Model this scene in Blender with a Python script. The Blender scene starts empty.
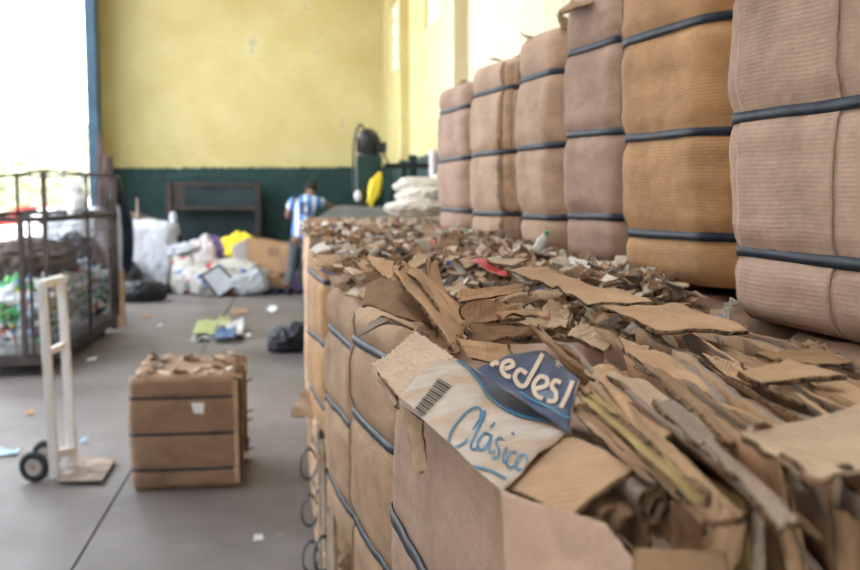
import bpy, bmesh, math, random
from mathutils import Vector, Matrix, Euler, noise
R = math.radians
PI = math.pi
rng = random.Random(7)
scene = bpy.context.scene
col = scene.collection

# ------------------------------------------------------------------ camera
F = 1100.0
CAM = Vector((0, 0, 1.6))
cam_rot = (Matrix.Rotation(-R(6.74), 3, 'Z') @ Matrix.Rotation(R(90 - 4.94), 3, 'X') @ Matrix.Rotation(-R(0.35), 3, 'Z'))
cd = bpy.data.cameras.new('camera'); cam = bpy.data.objects.new('camera', cd); col.objects.link(cam)
cam.matrix_world = Matrix.Translation(CAM) @ cam_rot.to_4x4()
cd.sensor_width = 36; cd.lens = F / 860 * 36; cd.clip_start = 0.05; cd.clip_end = 400
cd.dof.use_dof = True; cd.dof.focus_distance = 1.35; cd.dof.aperture_fstop = 7.0
scene.camera = cam

def at(px, py, Y=None, z=None, X=None):
    """world point seen at a picture position, at a given distance or height"""
    d = cam_rot @ Vector(((px - 430) / F, -(py - 285) / F, -1))
    if Y is not None: t = (Y - CAM.y) / d.y
    elif z is not None: t = (z - CAM.z) / d.z
    else: t = (X - CAM.x) / d.x
    return CAM + d * t

# ------------------------------------------------------------------ materials
def mat(name, rgb=(.5, .5, .5), rough=.8, metal=0.0, spec=.3):
    m = bpy.data.materials.new(name); m.use_nodes = True
    b = m.node_tree.nodes['Principled BSDF']
    b.inputs['Base Color'].default_value = (*rgb, 1); b.inputs['Roughness'].default_value = rough
    b.inputs['Metallic'].default_value = metal; b.inputs['Specular IOR Level'].default_value = spec
    return m
def nt(m): return m.node_tree.nodes, m.node_tree.links, m.node_tree.nodes['Principled BSDF']
def coord(m, scale=(1, 1, 1), kind='Object'):
    N, L, b = nt(m)
    tc = N.new('ShaderNodeTexCoord'); mp = N.new('ShaderNodeMapping'); mp.inputs['Scale'].default_value = scale
    L.new(tc.outputs[kind], mp.inputs['Vector']); return mp.outputs['Vector']
def tex_noise(m, vec, scale, detail=4, rough=.6):
    N, L, b = nt(m); n = N.new('ShaderNodeTexNoise'); n.inputs['Scale'].default_value = scale
    n.inputs['Detail'].default_value = detail; n.inputs['Roughness'].default_value = rough
    L.new(vec, n.inputs['Vector']); return n.outputs['Fac']
def ramp(m, fac, stops):
    N, L, b = nt(m); r = N.new('ShaderNodeValToRGB'); e = r.color_ramp.elements
    while len(e) < len(stops): e.new(.5)
    for k, (p, c) in enumerate(stops): e[k].position = p; e[k].color = (*c, 1) if len(c) == 3 else c
    L.new(fac, r.inputs['Fac']); return r.outputs['Color']
def mixc(m, fac, a, b_, mode='MIX'):
    N, L, b = nt(m); x = N.new('ShaderNodeMix'); x.data_type = 'RGBA'; x.blend_type = mode
    for sock, v in ((x.inputs[0], fac), (x.inputs[6], a), (x.inputs[7], b_)):
        if isinstance(v, (int, float)): sock.default_value = v
        elif isinstance(v, tuple): sock.default_value = (*v, 1)
        else: L.new(v, sock)
    return x.outputs[2]
def bump(m, h, strength=.3, dist=.01, prev=None):
    N, L, b = nt(m); n = N.new('ShaderNodeBump'); n.inputs['Strength'].default_value = strength
    n.inputs['Distance'].default_value = dist; L.new(h, n.inputs['Height'])
    if prev is not None: L.new(prev, n.inputs['Normal'])
    return n.outputs['Normal']
def mathn(m, op, a, b_=None):
    N, L, b = nt(m); x = N.new('ShaderNodeMath'); x.operation = op
    for k, v in enumerate((a, b_)):
        if v is None: continue
        if isinstance(v, (int, float)): x.inputs[k].default_value = v
        else: L.new(v, x.inputs[k])
    return x.outputs[0]
def noisy(name, rgb, rgb2, scale=8, rough=.8, bmp=.2, bd=.005, metal=0, spec=.3, sc=(1, 1, 1)):
    m = mat(name, rgb, rough, metal, spec); N, L, b = nt(m)
    v = coord(m, sc); f = tex_noise(m, v, scale)
    L.new(ramp(m, f, [(.35, rgb), (.65, rgb2)]), b.inputs['Base Color'])
    if bmp: L.new(bump(m, f, bmp, bd), b.inputs['Normal'])
    return m

def cardboard(name, rgb, flute_axis=2, pitch=.009, flute=.25, dark=.72, obj_var=True):
    """kraft board: fibres, scuffs, faint flute lines"""
    m = mat(name, rgb, .82, 0, .25); N, L, b = nt(m)
    v = coord(m)
    f1 = tex_noise(m, v, 5, 5, .65); f2 = tex_noise(m, v, 60, 4, .7)
    c = ramp(m, f1, [(.3, tuple(x * dark for x in rgb)), (.5, rgb), (.75, tuple(min(1, x * 1.13 + .015) for x in rgb))])
    c = mixc(m, .35, c, ramp(m, f2, [(.3, (.62, .62, .62)), (.7, (1, 1, 1))]), 'MULTIPLY')
    # scuff marks
    f3 = tex_noise(m, coord(m, (3, 3, 14)), 4, 6, .75)
    c = mixc(m, ramp(m, f3, [(.6, (0, 0, 0)), (.72, (.5, .5, .5))]), c, tuple(min(1, x * 1.3 + .05) for x in rgb))
    if obj_var:
        oi = N.new('ShaderNodeObjectInfo')
        c = mixc(m, 1.0, c, ramp(m, oi.outputs['Random'], [(0, (.84, .80, .78)), (.5, (1, 1, 1)), (1, (1.0, .96, .92))]), 'MULTIPLY')
    L.new(c, b.inputs['Base Color'])
    sc = [1, 1, 1]
    sx = N.new('ShaderNodeSeparateXYZ'); L.new(v, sx.inputs[0])
    wob = mathn(m, 'MULTIPLY', tex_noise(m, v, 3, 2), .02)
    a = mathn(m, 'ADD', sx.outputs[flute_axis], wob)
    s = mathn(m, 'SINE', mathn(m, 'MULTIPLY', a, 2 * PI / pitch))
    n1 = bump(m, s, flute, .0012)
    f4 = tex_noise(m, coord(m, (1, 1, 2.2)), 14, 6, .6)
    L.new(bump(m, f4, .45, .006, n1), b.inputs['Normal'])
    return m

M = {}
M['kraft_rose'] = cardboard('kraft_rose', (.57, .39, .305), 2, .0065, .11)
M['kraft_peach'] = cardboard('kraft_peach', (.60, .41, .295), 2, .0065, .11)
M['kraft_tan'] = cardboard('kraft_tan', (.54, .345, .215), 2, .0065, .11)
M['kraft_gold'] = cardboard('kraft_gold', (.60, .345, .17), 2, .0065, .11)
M['kraft_brown'] = cardboard('kraft_brown', (.30, .19, .125), 2, .0065, .10)
M['sheet_tan'] = cardboard('sheet_tan', (.52, .33, .195), 0, .008, .3, .8, True)
M['sheet_light'] = cardboard('sheet_light', (.58, .42, .29), 0, .009, .5, .85, True)
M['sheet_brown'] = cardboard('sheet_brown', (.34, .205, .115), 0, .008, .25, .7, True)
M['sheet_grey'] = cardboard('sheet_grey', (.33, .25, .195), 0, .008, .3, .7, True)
M['sheet_pale'] = cardboard('sheet_pale', (.64, .47, .35), 0, .012, .6, .9, False)
M['sheet_yellow'] = cardboard('sheet_yellow', (.44, .31, .13), 0, .008, .2, .8, False)
def edge_mat():
    m = mat('corrugated_edge', (.2, .12, .07), .95, 0, .1); N, L, b = nt(m)
    v = coord(m)
    f = tex_noise(m, v, 130, 3, .6)
    L.new(ramp(m, f, [(.36, (.035, .021, .013)), (.6, (.25, .155, .09))]), b.inputs['Base Color'])
    return m
M['edge'] = edge_mat()
M['scrap1'] = noisy('scrap_tan', (.42, .28, .17), (.56, .4, .27), 20)
M['scrap2'] = noisy('scrap_brown', (.2, .12, .07), (.34, .21, .12), 20)
M['scrap3'] = noisy('scrap_light', (.55, .44, .34), (.7, .6, .5), 20)
M['scrap4'] = noisy('scrap_dark', (.05, .035, .028), (.12, .085, .06), 20)
M['scrap5'] = noisy('scrap_white', (.72, .70, .68), (.82, .8, .78), 10, .6)
M['scrap6'] = noisy('scrap_grey', (.3, .27, .25), (.45, .4, .37), 12)
M['red'] = noisy('red_plastic', (.5, .04, .04), (.62, .07, .06), 9, .4)
M['green'] = noisy('green_plastic', (.05, .35, .15), (.1, .5, .2), 9, .4)
M['bluep'] = noisy('blue_plastic', (.03, .12, .5), (.06, .2, .62), 9, .4)
M['strap'] = noisy('strap_plastic', (.016, .022, .036), (.034, .044, .066), 30, .55, .25, .003, 0, .22)
M['strap_loop'] = noisy('strap_black', (.012, .014, .02), (.03, .034, .045), 30, .35, .1, .002, 0, .5)

# ------------------------------------------------------------------ object helpers
def tag(o, label=None, cat=None, group=None, kind=None):
    if label: o['label'] = label
    if cat: o['category'] = cat
    if group: o['group'] = group
    if kind: o['kind'] = kind
    return o
def empty(name, loc=(0, 0, 0), rz=0, **k):
    o = bpy.data.objects.new(name, None); o.location = loc; o.rotation_euler = (0, 0, rz)
    o.empty_display_size = .05; col.objects.link(o); return tag(o, **k)
def mesh(name, V, Fc, mats, parent=None, smooth=True, mi=None, loc=None, **k):
    me = bpy.data.meshes.new(name); me.from_pydata([tuple(v) for v in V], [], Fc)
    for m in (mats if isinstance(mats, (list, tuple)) else [mats]): me.materials.append(m)
    if mi: me.polygons.foreach_set('material_index', mi)
    if smooth: me.polygons.foreach_set('use_smooth', [True] * len(me.polygons))
    me.update()
    o = bpy.data.objects.new(name, me); col.objects.link(o)
    if parent: o.parent = parent
    if loc: o.location = loc
    return tag(o, **k)
class MB:
    def __init__(s): s.V = []; s.F = []; s.mi = []
    def add(s, V, Fc, mi=0):
        n = len(s.V); s.V += [Vector(v) for v in V]; s.F += [tuple(i + n for i in f) for f in Fc]
        s.mi += [mi] * len(Fc) if isinstance(mi, int) else mi; return s
    def box(s, c, size, rot=None, mi=0):
        c = Vector(c); hx, hy, hz = [x / 2 for x in size]
        P = [Vector((x, y, z)) for x in (-hx, hx) for y in (-hy, hy) for z in (-hz, hz)]
        if rot is not None: P = [rot @ p for p in P]
        return s.add([p + c for p in P], [(0, 1, 3, 2), (4, 6, 7, 5), (0, 4, 5, 1), (2, 3, 7, 6), (0, 2, 6, 4), (1, 5, 7, 3)], mi)
    def beam(s, a, b, w, h=None, mi=0, up=(0, 0, 1)):
        a, b = Vector(a), Vector(b); d = b - a; l = d.length; d.normalize(); up = Vector(up)
        if abs(d.dot(up)) > .98: up = Vector((1, 0, 0))
        x = d.cross(up).normalized(); z = x.cross(d)
        rot = Matrix((x, d, z)).transposed()
        return s.box((a + b) / 2, (w, l, h or w), rot, mi)
    def tube(s, pts, r, n=8, mi=0, caps=True, closed=False):
        pts = [Vector(p) for p in pts]; rs = r if isinstance(r, (list, tuple)) else [r] * len(pts)
        V = []; Fc = []; m = len(pts); prev = None
        for i, p in enumerate(pts):
            a = pts[(i - 1) % m] if (closed or i > 0) else p; b = pts[(i + 1) % m] if (closed or i < m - 1) else p
            d = (b - a).normalized()
            if prev is None: prev = d.orthogonal().normalized()
            x = (prev - d * prev.dot(d)).normalized(); prev = x; y = d.cross(x)
            V += [p + (x * math.cos(2 * PI * k / n) + y * math.sin(2 * PI * k / n)) * rs[i] for k in range(n)]
        for i in range(m if closed else m - 1):
            j = (i + 1) % m
            Fc += [(i * n + k, i * n + (k + 1) % n, j * n + (k + 1) % n, j * n + k) for k in range(n)]
        if caps and not closed: Fc += [tuple(range(n - 1, -1, -1)), tuple((m - 1) * n + k for k in range(n))]
        return s.add(V, Fc, mi)
    def cyl(s, a, b, r, n=20, mi=0): return s.tube([a, b], r, n, mi)
    def build(s, name, mats, parent=None, smooth=False, bevel=0, **k):
        o = mesh(name, s.V, s.F, mats, parent, smooth, s.mi, **k)
        if bevel:
            b = o.modifiers.new('bevel', 'BEVEL'); b.width = bevel; b.segments = 2; b.limit_method = 'ANGLE'
        return o
def nz(p, s=1.0, seed=0): return noise.noise(Vector(p) * s + Vector((seed * 7.3, seed * 3.1, seed * 5.7)))
def fbm(p, s=1.0, seed=0): return noise.fractal(Vector(p) * s + Vector((seed * 7.3, seed * 3.1, seed * 5.7)), 1.0, 2.0, 4)

# rounded rectangle: point + outward normal at parameter t (0..1)
def rrect(t, L_, W_, r):
    a, b = W_ / 2 - r, L_ / 2 - r
    arc = PI * r / 2; segs = [2 * b, arc, 2 * a, arc, 2 * b, arc, 2 * a, arc]; T = sum(segs); d = (t % 1) * T; k = 0
    while d > segs[k]: d -= segs[k]; k += 1; 
    if k == 0: return (W_ / 2, -b + d), (1, 0)
    if k == 2: return (a - d, L_ / 2), (0, 1)
    if k == 4: return (-W_ / 2, b - d), (-1, 0)
    if k == 6: return (-a + d, -L_ / 2), (0, -1)
    cx, cy, a0 = {1: (a, b, 0), 3: (-a, b, PI / 2), 5: (-a, -b, PI), 7: (a, -b, -PI / 2)}[k]
    an = a0 + d / r
    return (cx + r * math.cos(an), cy + r * math.sin(an)), (math.cos(an), math.sin(an))

# ------------------------------------------------------------------ torn sheet patches
def patch(name, c, m, parent=None, th=.004, n=(14, 10), bend=0.0, curl=0.0, jag=.006, wob=.004, seed=0, edge='edge', fn=None, **k):
    """corrugated sheet spanned by four world corners, bent, torn at its rim and given its board thickness"""
    A, B, C_, D = [Vector(p) for p in c]; nu, nv = n
    nrm = ((C_ - A).cross(D - B)).normalized()
    if nrm.z < 0: nrm = -nrm
    size = max((B - A).length, (D - A).length)
    V = []; Fc = []
    org = (A + B + C_ + D) / 4
    for j in range(nv + 1):
        for i in range(nu + 1):
            u, v = i / nu, j / nv
            uu, vv = u, v
            e = .45 * jag / max(size, .01)
            if i in (0, nu): uu += (1 if i == 0 else -1) * e * (1 + 2.2 * nz((v * size * 30, 3, i), 1, seed))
            if j in (0, nv): vv += (1 if j == 0 else -1) * e * (1 + 2.2 * nz((u * size * 30, 9, j), 1, seed))
            p = A * (1 - uu) * (1 - vv) + B * uu * (1 - vv) + C_ * uu * vv + D * (1 - uu) * vv
            p = p + nrm * (bend * 4 * u * (1 - u) + curl * 4 * v * (1 - v) + wob * nz((u * size * 9, v * size * 9, 0), 1, seed) + wob * .5 * nz((u * 5, v * 5, 4), 1, seed))
            if fn: p = p + nrm * fn(u, v)
            V.append(p - org)
    for j in range(nv):
        for i in range(nu):
            a = j * (nu + 1) + i; Fc.append((a, a + 1, a + nu + 2, a + nu + 1))
    # consistent upward facing
    if (V[1] - V[0]).cross(V[nu + 1] - V[0]).dot(nrm) < 0: Fc = [f[::-1] for f in Fc]
    # re-express in the sheet's own axes so the flutes run across it
    ex = (B - A).normalized(); ez = nrm; ey = ez.cross(ex).normalized(); ex = ey.cross(ez)
    rot = Matrix((ex, ey, ez)).transposed(); inv = rot.transposed()
    V = [inv @ v for v in V]
    mats = [M[m] if isinstance(m, str) else m, M[edge] if isinstance(edge, str) else edge]
    o = mesh(name, V, Fc, mats, parent, True, **k)
    o.matrix_basis = Matrix.Translation(org) @ rot.to_4x4()
    s = o.modifiers.new('board', 'SOLIDIFY'); s.thickness = th; s.offset = -1; s.material_offset_rim = 1
    s.use_even_offset = False
    return o

# surface map of a patch: pixel-free (u,v) -> local point above its face, used for print
def surf(o, nuv, u, v, lift=.0008):
    nu, nv = nuv; me = o.data
    u = min(max(u, 0), .9999); v = min(max(v, 0), .9999)
    i, j = int(u * nu), int(v * nv); fu, fv = u * nu - i, v * nv - j
    g = lambda a, b: me.vertices[b * (nu + 1) + a].co
    p = g(i, j) * (1 - fu) * (1 - fv) + g(i + 1, j) * fu * (1 - fv) + g(i + 1, j + 1) * fu * fv + g(i, j + 1) * (1 - fu) * fv
    return p + Vector((0, 0, lift))
def smooth_poly(pts, k=6, closed=False):
    out = []; n = len(pts)
    for i in range(n if closed else n - 1):
        p0 = pts[(i - 1) % n] if (closed or i > 0) else pts[0]; p1 = pts[i]; p2 = pts[(i + 1) % n]
        p3 = pts[(i + 2) % n] if (closed or i < n - 2) else pts[-1]
        for s in range(k):
            t = s / k
            out.append(tuple(.5 * ((2 * p1[a]) + (-p0[a] + p2[a]) * t + (2 * p0[a] - 5 * p1[a] + 4 * p2[a] - p3[a]) * t * t + (-p0[a] + 3 * p1[a] - 3 * p2[a] + p3[a]) * t ** 3) for a in (0, 1)))
    if not closed: out.append(tuple(pts[-1]))
    return out
def strokes(name, lines, w, fmap, m, parent, smoothk=6):
    """printed strokes: ribbons following a surface; w may be (wide, thin) pen"""
    mb = MB()
    for ln in lines:
        P = smooth_poly(ln, smoothk) if smoothk else ln
        V = []; 
        for i, p in enumerate(P):
            a = P[max(i - 1, 0)]; b = P[min(i + 1, len(P) - 1)]
            dx, dy = b[0] - a[0], b[1] - a[1]; l = math.hypot(dx, dy) or 1
            nx, ny = -dy / l * w / 2, dx / l * w / 2
            V += [fmap(p[0] + nx, p[1] + ny), fmap(p[0] - nx, p[1] - ny)]
        mb.add(V, [(2 * i, 2 * i + 1, 2 * i + 3, 2 * i + 2) for i in range(len(P) - 1)])
    return mb.build(name, m, parent)

# ------------------------------------------------------------------ scraps
def scrap_into(mb, p, size, seed, mi, flat=.35, th=.003):
    r = random.Random(seed)
    nu, nv = 4, 3; w = size * r.uniform(.6, 1.3); h = size * r.uniform(.35, .9); b = r.uniform(-.45, .45) * size; tw = r.uniform(-.3, .3) * size
    rot = Euler((r.gauss(0, flat), r.gauss(0, flat), r.uniform(0, 6.28))).to_matrix()
    V = []
    for s in (0, 1):
        for j in range(nv + 1):
            for i in range(nu + 1):
                u, v = i / nu - .5, j / nv - .5
                q = Vector((u * w + r.uniform(-.06, .06) * size * (s == 0), v * h, b * (.25 - u * u) + tw * u * v + r.uniform(-.05, .05) * size - s * th))
                if s: q.x, q.y = V[j * (nu + 1) + i - 0].x, V[j * (nu + 1) + i].y; q.z = V[j * (nu + 1) + i].z - th
                V.append(q)
    n = (nu + 1) * (nv + 1); Fc = []; mm = []
    for j in range(nv):
        for i in range(nu):
            a = j * (nu + 1) + i; Fc += [(a, a + 1, a + nu + 2, a + nu + 1), (n + a, n + a + nu + 1, n + a + nu + 2, n + a + 1)]; mm += [mi, mi]
    ring = [i for i in range(nu + 1)] + [j * (nu + 1) + nu for j in range(1, nv + 1)] + [nv * (nu + 1) + i for i in range(nu - 1, -1, -1)] + [j * (nu + 1) for j in range(nv - 1, 0, -1)]
    for k in range(len(ring)):
        a, c = ring[k], ring[(k + 1) % len(ring)]; Fc.append((a, a + n, c + n, c)); mm.append(1 if mi in (0, 2) else mi)
    mb.add([rot @ v + Vector(p) for v in V], Fc, mm)
SCRAPS = [M['scrap1'], M['scrap2'], M['scrap3'], M['scrap4'], M['scrap5'], M['scrap6'], M['red'], M['green'], M['bluep']]
def scrap_kind(r):
    x = r.random()
    return 0 if x < .38 else 1 if x < .56 else 2 if x < .74 else 3 if x < .80 else 4 if x < .88 else 5 if x < .975 else 6 if x < .985 else 7 if x < .989 else 8 if x < .993 else 2

# ------------------------------------------------------------------ bales
def bale(name, far_left, yaw, L_, W_, H, zb, straps, m, seed, label, group=None, tilt=0, rc=.12, squeeze=.010, bulge=.012,
         torn=26, loops=0, overlays=(), rough_sides=False, strap_w=.017, lean=0.0, tearlen=.06, cat='bale', topdip=.0):
    """strapped bale standing at the aisle: far_left is its far corner on the aisle face"""
    rot = Matrix.Rotation(yaw, 3, 'Z')
    ctr = Vector((far_left[0], far_left[1], 0)) - rot @ Vector((-W_ / 2, L_ / 2, 0))
    root = empty(name, (ctr.x, ctr.y, zb), yaw, label=label, cat=cat, group=group)
    def sec(t, z, off=0.0):
        (x, y), (nx, ny) = rrect(t, L_, W_, rc)
        e = min(z, H - z) / .035
        o = off - (.022 * (1 - min(1, e)) ** 2)
        o += bulge * math.sin(PI * min(max(z / H, 0), 1))
        for i, s in enumerate(straps): o -= squeeze * math.exp(-((z - s) / .022) ** 2)
        o += .010 * nz((nx * 1.3 + x * 3, ny * 1.3 + y * 3, z * 4), 1, seed) + .0035 * fbm((x * 9, y * 9, z * 22), 1, seed + 3)
        return Vector((x + nx * o + lean * z, y + ny * o, z))
    nt_, nz_ = 120, 72; V = []; Fc = []
    for j in range(nz_ + 1):
        z = H * j / nz_
        for i in range(nt_): V.append(sec(i / nt_, z))
    for j in range(nz_):
        for i in range(nt_): Fc.append((j * nt_ + i, j * nt_ + (i + 1) % nt_, (j + 1) * nt_ + (i + 1) % nt_, (j + 1) * nt_ + i))
    # caps: inner rings
    for (j, z, sg) in ((0, 0, -1), (nz_, H, 1)):
        base = j * nt_; prev = list(range(base, base + nt_))
        for k in range(1, 9):
            f = 1 - k / 9; cur = []
            for i in range(nt_):
                p = V[base + i]; q = Vector((p.x * f, p.y * f, z + (sg * .016 * nz((p.x * f * 12, p.y * f * 12, 5), 1, seed) - topdip * (1 - f) if sg > 0 else 0)))
                V.append(q); cur.append(len(V) - 1)
            for i in range(nt_):
                a, b = prev[i], prev[(i + 1) % nt_]; c, d = cur[(i + 1) % nt_], cur[i]
                Fc.append((a, b, c, d) if sg > 0 else (a, d, c, b))
            prev = cur
        V.append(Vector((0, 0, z))); c = len(V) - 1
        for i in range(nt_):
            Fc.append((prev[i], prev[(i + 1) % nt_], c) if sg > 0 else (prev[(i + 1) % nt_], prev[i], c))
    mesh('wrapped_block', V, Fc, M[m], root)
    for si, s in enumerate(straps):
        V = []; Fc = []; n = 120
        tl = R(random.Random(seed * 31 + si).uniform(-.7, .7))
        for i in range(n):
            t = i / n
            for (dz, off) in ((-strap_w / 2, .0030), (-strap_w / 2, .0056), (strap_w / 2, .0056), (strap_w / 2, .0030)):
                z = s + dz * (1 + .12 * nz((t * 20, si, 0), 1, seed)); p = sec(t, s, off); p.z = z + p.y * math.tan(tl) + .003 * nz((t * 9, si, 2), 1, seed); V.append(p)
        for i in range(n):
            a, b = 4 * i, 4 * ((i + 1) % n)
            Fc += [(a + 1, b + 1, b + 2, a + 2), (a, b, b + 1, a + 1), (a + 2, b + 2, b + 3, a + 3)]
        mesh('strap', V, Fc, M['strap'], root)
    for (t0, t1, z0, z1, om) in overlays:
        V = []; Fc = []; n, k2 = 30, 110
        for j in range(k2 + 1):
            for i in range(n + 1):
                ed = .004 * nz((j * .8, 3, 0), 1, seed) if i in (0, n) else 0
                V.append(sec(t0 + (t1 - t0) * i / n + ed * .4, z0 + (z1 - z0) * j / k2 + (.006 * nz((i * .9, 7, 0), 1, seed) if j in (0, k2) else 0), .0032))
        for j in range(k2):
            for i in range(n):
                a = j * (n + 1) + i; Fc.append((a, a + 1, a + n + 2, a + n + 1))
        o = mesh('wrapper_flap', V, Fc, [M[om], M['sheet_grey']], root)
        sm = o.modifiers.new('board', 'SOLIDIFY'); sm.thickness = .003; sm.offset = -1; sm.material_offset_rim = 1
    if torn:
        r = random.Random(seed + 99); mb = MB()
        for k in range(torn):
            t = r.random(); f = r.uniform(.55, 1.0); p = sec(t, H - .01, -.02)
            scrap_into(mb, (p.x * f, p.y * f, H + r.uniform(-.012, .022)), tearlen * r.uniform(.6, 1.6), r.random(), r.choice([0, 0, 0, 1, 2, 3, 5]), .3)
        mb.build('torn_top_edges', SCRAPS[:6], root, True)
    if rough_sides:
        # layered sheet ends showing on the aisle side
        r = random.Random(seed + 5); mb = MB(); y = -L_ / 2 + .02
        while y < L_ / 2 - .02:
            d = r.uniform(.006, .016); x0 = -W_ / 2 - r.uniform(-.01, .035)
            mb.box((x0 + .05, y, H / 2), (.1, d * .7, H * r.uniform(.86, .98)), Matrix.Rotation(r.uniform(-.12, .12), 3, 'Z') @ Matrix.Rotation(r.uniform(-.03, .03), 3, 'X'), r.choice([0, 1, 2, 3, 0, 2]))
            y += d
        for k in range(40):
            scrap_into(mb, (-W_ / 2 - r.uniform(-.01, .02), r.uniform(-.45, .45) * L_, r.uniform(.05, .95) * H), r.uniform(.03, .07), r.random(), r.choice([0, 1, 2, 3, 5]), 1.2)
        mb.build('sheet_ends', SCRAPS[:6], root, False)
    for k in range(loops):
        s = straps[k % len(straps)]; r = random.Random(seed + k * 3)
        c = Vector((-W_ / 2 - .045, -L_ / 2 + .12 + .03 * k, s - .03)); rr = r.uniform(.062, .078)
        pts = [(c.x + rr * .55 * math.cos(a) , c.y + .02 * math.sin(a * 1.5), c.z + rr * math.sin(a)) for a in [2 * PI * i / 22 * .93 + .4 for i in range(23)]]
        V = []
        for p in pts: V += [Vector(p) + Vector((0, -.006, -.003)), Vector(p) + Vector((0, .006, .003))]
        o = mesh('strap_loop', V, [(2 * i, 2 * i + 1, 2 * i + 3, 2 * i + 2) for i in range(22)], M['strap_loop'], root)
        sm = o.modifiers.new('t', 'SOLIDIFY'); sm.thickness = .006
    return root

def copy_tree(o, parent=None):
    c = o.copy(); col.objects.link(c)
    if parent: c.parent = parent; c.matrix_parent_inverse = o.matrix_parent_inverse.copy()
    for ch in list(o.children): copy_tree(ch, c)
    return c

# ================================================================== SETTING
YB = 19.2; XR = 1.47; XL = -3.27; ZC = 7.0; YF = -5.0
def wall_paint():
    m = mat('painted_brick', (.7, .6, .3), .6, 0, .35); N, L, b = nt(m)
    g = N.new('ShaderNodeNewGeometry'); sx = N.new('ShaderNodeSeparateXYZ'); L.new(g.outputs['Position'], sx.inputs[0])
    mp = N.new('ShaderNodeMapping'); L.new(g.outputs['Position'], mp.inputs['Vector']); v = mp.outputs['Vector']
    f = tex_noise(m, v, 1.1, 5, .6); f2 = tex_noise(m, v, 9, 5, .7); f3 = tex_noise(m, v, .5, 6, .7)
    yel = ramp(m, f, [(.3, (.47, .39, .16)), (.6, (.55, .475, .225)), (.8, (.60, .54, .31))])
    yel = mixc(m, ramp(m, f2, [(.68, (0, 0, 0)), (.72, (.5, .5, .5))]), yel, (.48, .45, .34))
    # the old lime wash wears pale along the right-hand wall
    mr = N.new('ShaderNodeMapRange'); mr.inputs[1].default_value = 13; mr.inputs[2].default_value = 8.5; L.new(sx.outputs[1], mr.inputs[0])
    pale = mathn(m, 'MULTIPLY', mr.outputs[0], ramp(m, f3, [(.35, (.35,) * 3), (.55, (.95,) * 3)]))
    yel = mixc(m, pale, yel, (.60, .54, .40))
    pe = ramp(m, tex_noise(m, v, 2.2, 7, .75), [(.63, (0, 0, 0)), (.645, (1, 1, 1))])
    yel = mixc(m, mathn(m, 'MULTIPLY', pe, .55), yel, (.27, .25, .26))
    grn = ramp(m, f2, [(.3, (.003, .022, .022)), (.6, (.007, .038, .035)), (.8, (.03, .085, .08))])
    z = mathn(m, 'ADD', sx.outputs[2], mathn(m, 'MULTIPLY', mathn(m, 'SUBTRACT', f2, .5), .12))
    k = N.new('ShaderNodeMapRange'); k.inputs[1].default_value = 1.99; k.inputs[2].default_value = 2.02; L.new(z, k.inputs[0])
    L.new(mixc(m, k.outputs[0], grn, yel), b.inputs['Base Color'])
    # brick courses under thick paint
    cr = mathn(m, 'SINE', mathn(m, 'MULTIPLY', mathn(m, 'ADD', sx.outputs[2], mathn(m, 'MULTIPLY', f2, .06)), 2 * PI / .14))
    n1 = bump(m, cr, .13, .010); n2 = bump(m, f2, .8, .03, n1); L.new(bump(m, f, .5, .08, n2), b.inputs['Normal'])
    return m
def floor_mat():
    m = mat('worn_concrete', (.3, .28, .27), .5, 0, .45); N, L, b = nt(m)
    g = N.new('ShaderNodeNewGeometry'); mp = N.new('ShaderNodeMapping'); L.new(g.outputs['Position'], mp.inputs['Vector']); v = mp.outputs['Vector']
    f = tex_noise(m, v, .8, 6, .6); f2 = tex_noise(m, v, 7, 6, .7); f3 = tex_noise(m, v, 90, 3, .7)
    c = ramp(m, f, [(.3, (.10, .083, .078)), (.5, (.15, .13, .125)), (.7, (.20, .182, .18))])
    c = mixc(m, .6, c, ramp(m, f2, [(.3, (.72, .70, .68)), (.7, (1.1, 1.1, 1.12))]), 'MULTIPLY')
    c = mixc(m, .3, c, ramp(m, f3, [(.3, (.6, .6, .6)), (.7, (1, 1, 1))]), 'MULTIPLY')
    # old white paint drips
    f4 = tex_noise(m, v, 3.1, 8, .8)
    c = mixc(m, ramp(m, f4, [(.62, (0, 0, 0)), (.68, (.3, .3, .3))]), c, (.5, .5, .54))
    L.new(c, b.inputs['Base Color'])
    L.new(ramp(m, f2, [(.3, (.42,) * 3), (.7, (.62,) * 3)]), b.inputs['Roughness'])
    L.new(bump(m, f2, .25, .01), b.inputs['Normal'])
    return m
M['wall'] = wall_paint(); M['floor'] = floor_mat()
# floor: two slabs' joints are real grooves
mb = MB(); jx = -.985; g = .006
xs = [XL - 8, jx - g, jx + g, XR + .3]; 
mb.box(((xs[0] + xs[1]) / 2, 7, -.1), (xs[1] - xs[0], 26, .2)); mb.box(((xs[2] + xs[3]) / 2, 7, -.1), (xs[3] - xs[2], 26, .2)); mb.box((jx, 7, -.112), (g * 2, 26, .17))
mb.build('floor', M['floor'], kind='structure')
# grooves' dark dirt comes from depth; ground outside
M['yard'] = noisy('yard_dust', (.5, .46, .40), (.62, .58, .52), 2, .9)
mesh('ground', [(-80, -40, -.22), (20, -40, -.22), (20, 90, -.22), (-80, 90, -.22)], [(0, 1, 2, 3)], M['yard'], kind='structure')
MB().box(((XL + XR + .25) / 2, YB + .15, ZC / 2), (XR + .25 - XL, .3, ZC)).build('wall_back', M['wall'], kind='structure')
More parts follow.
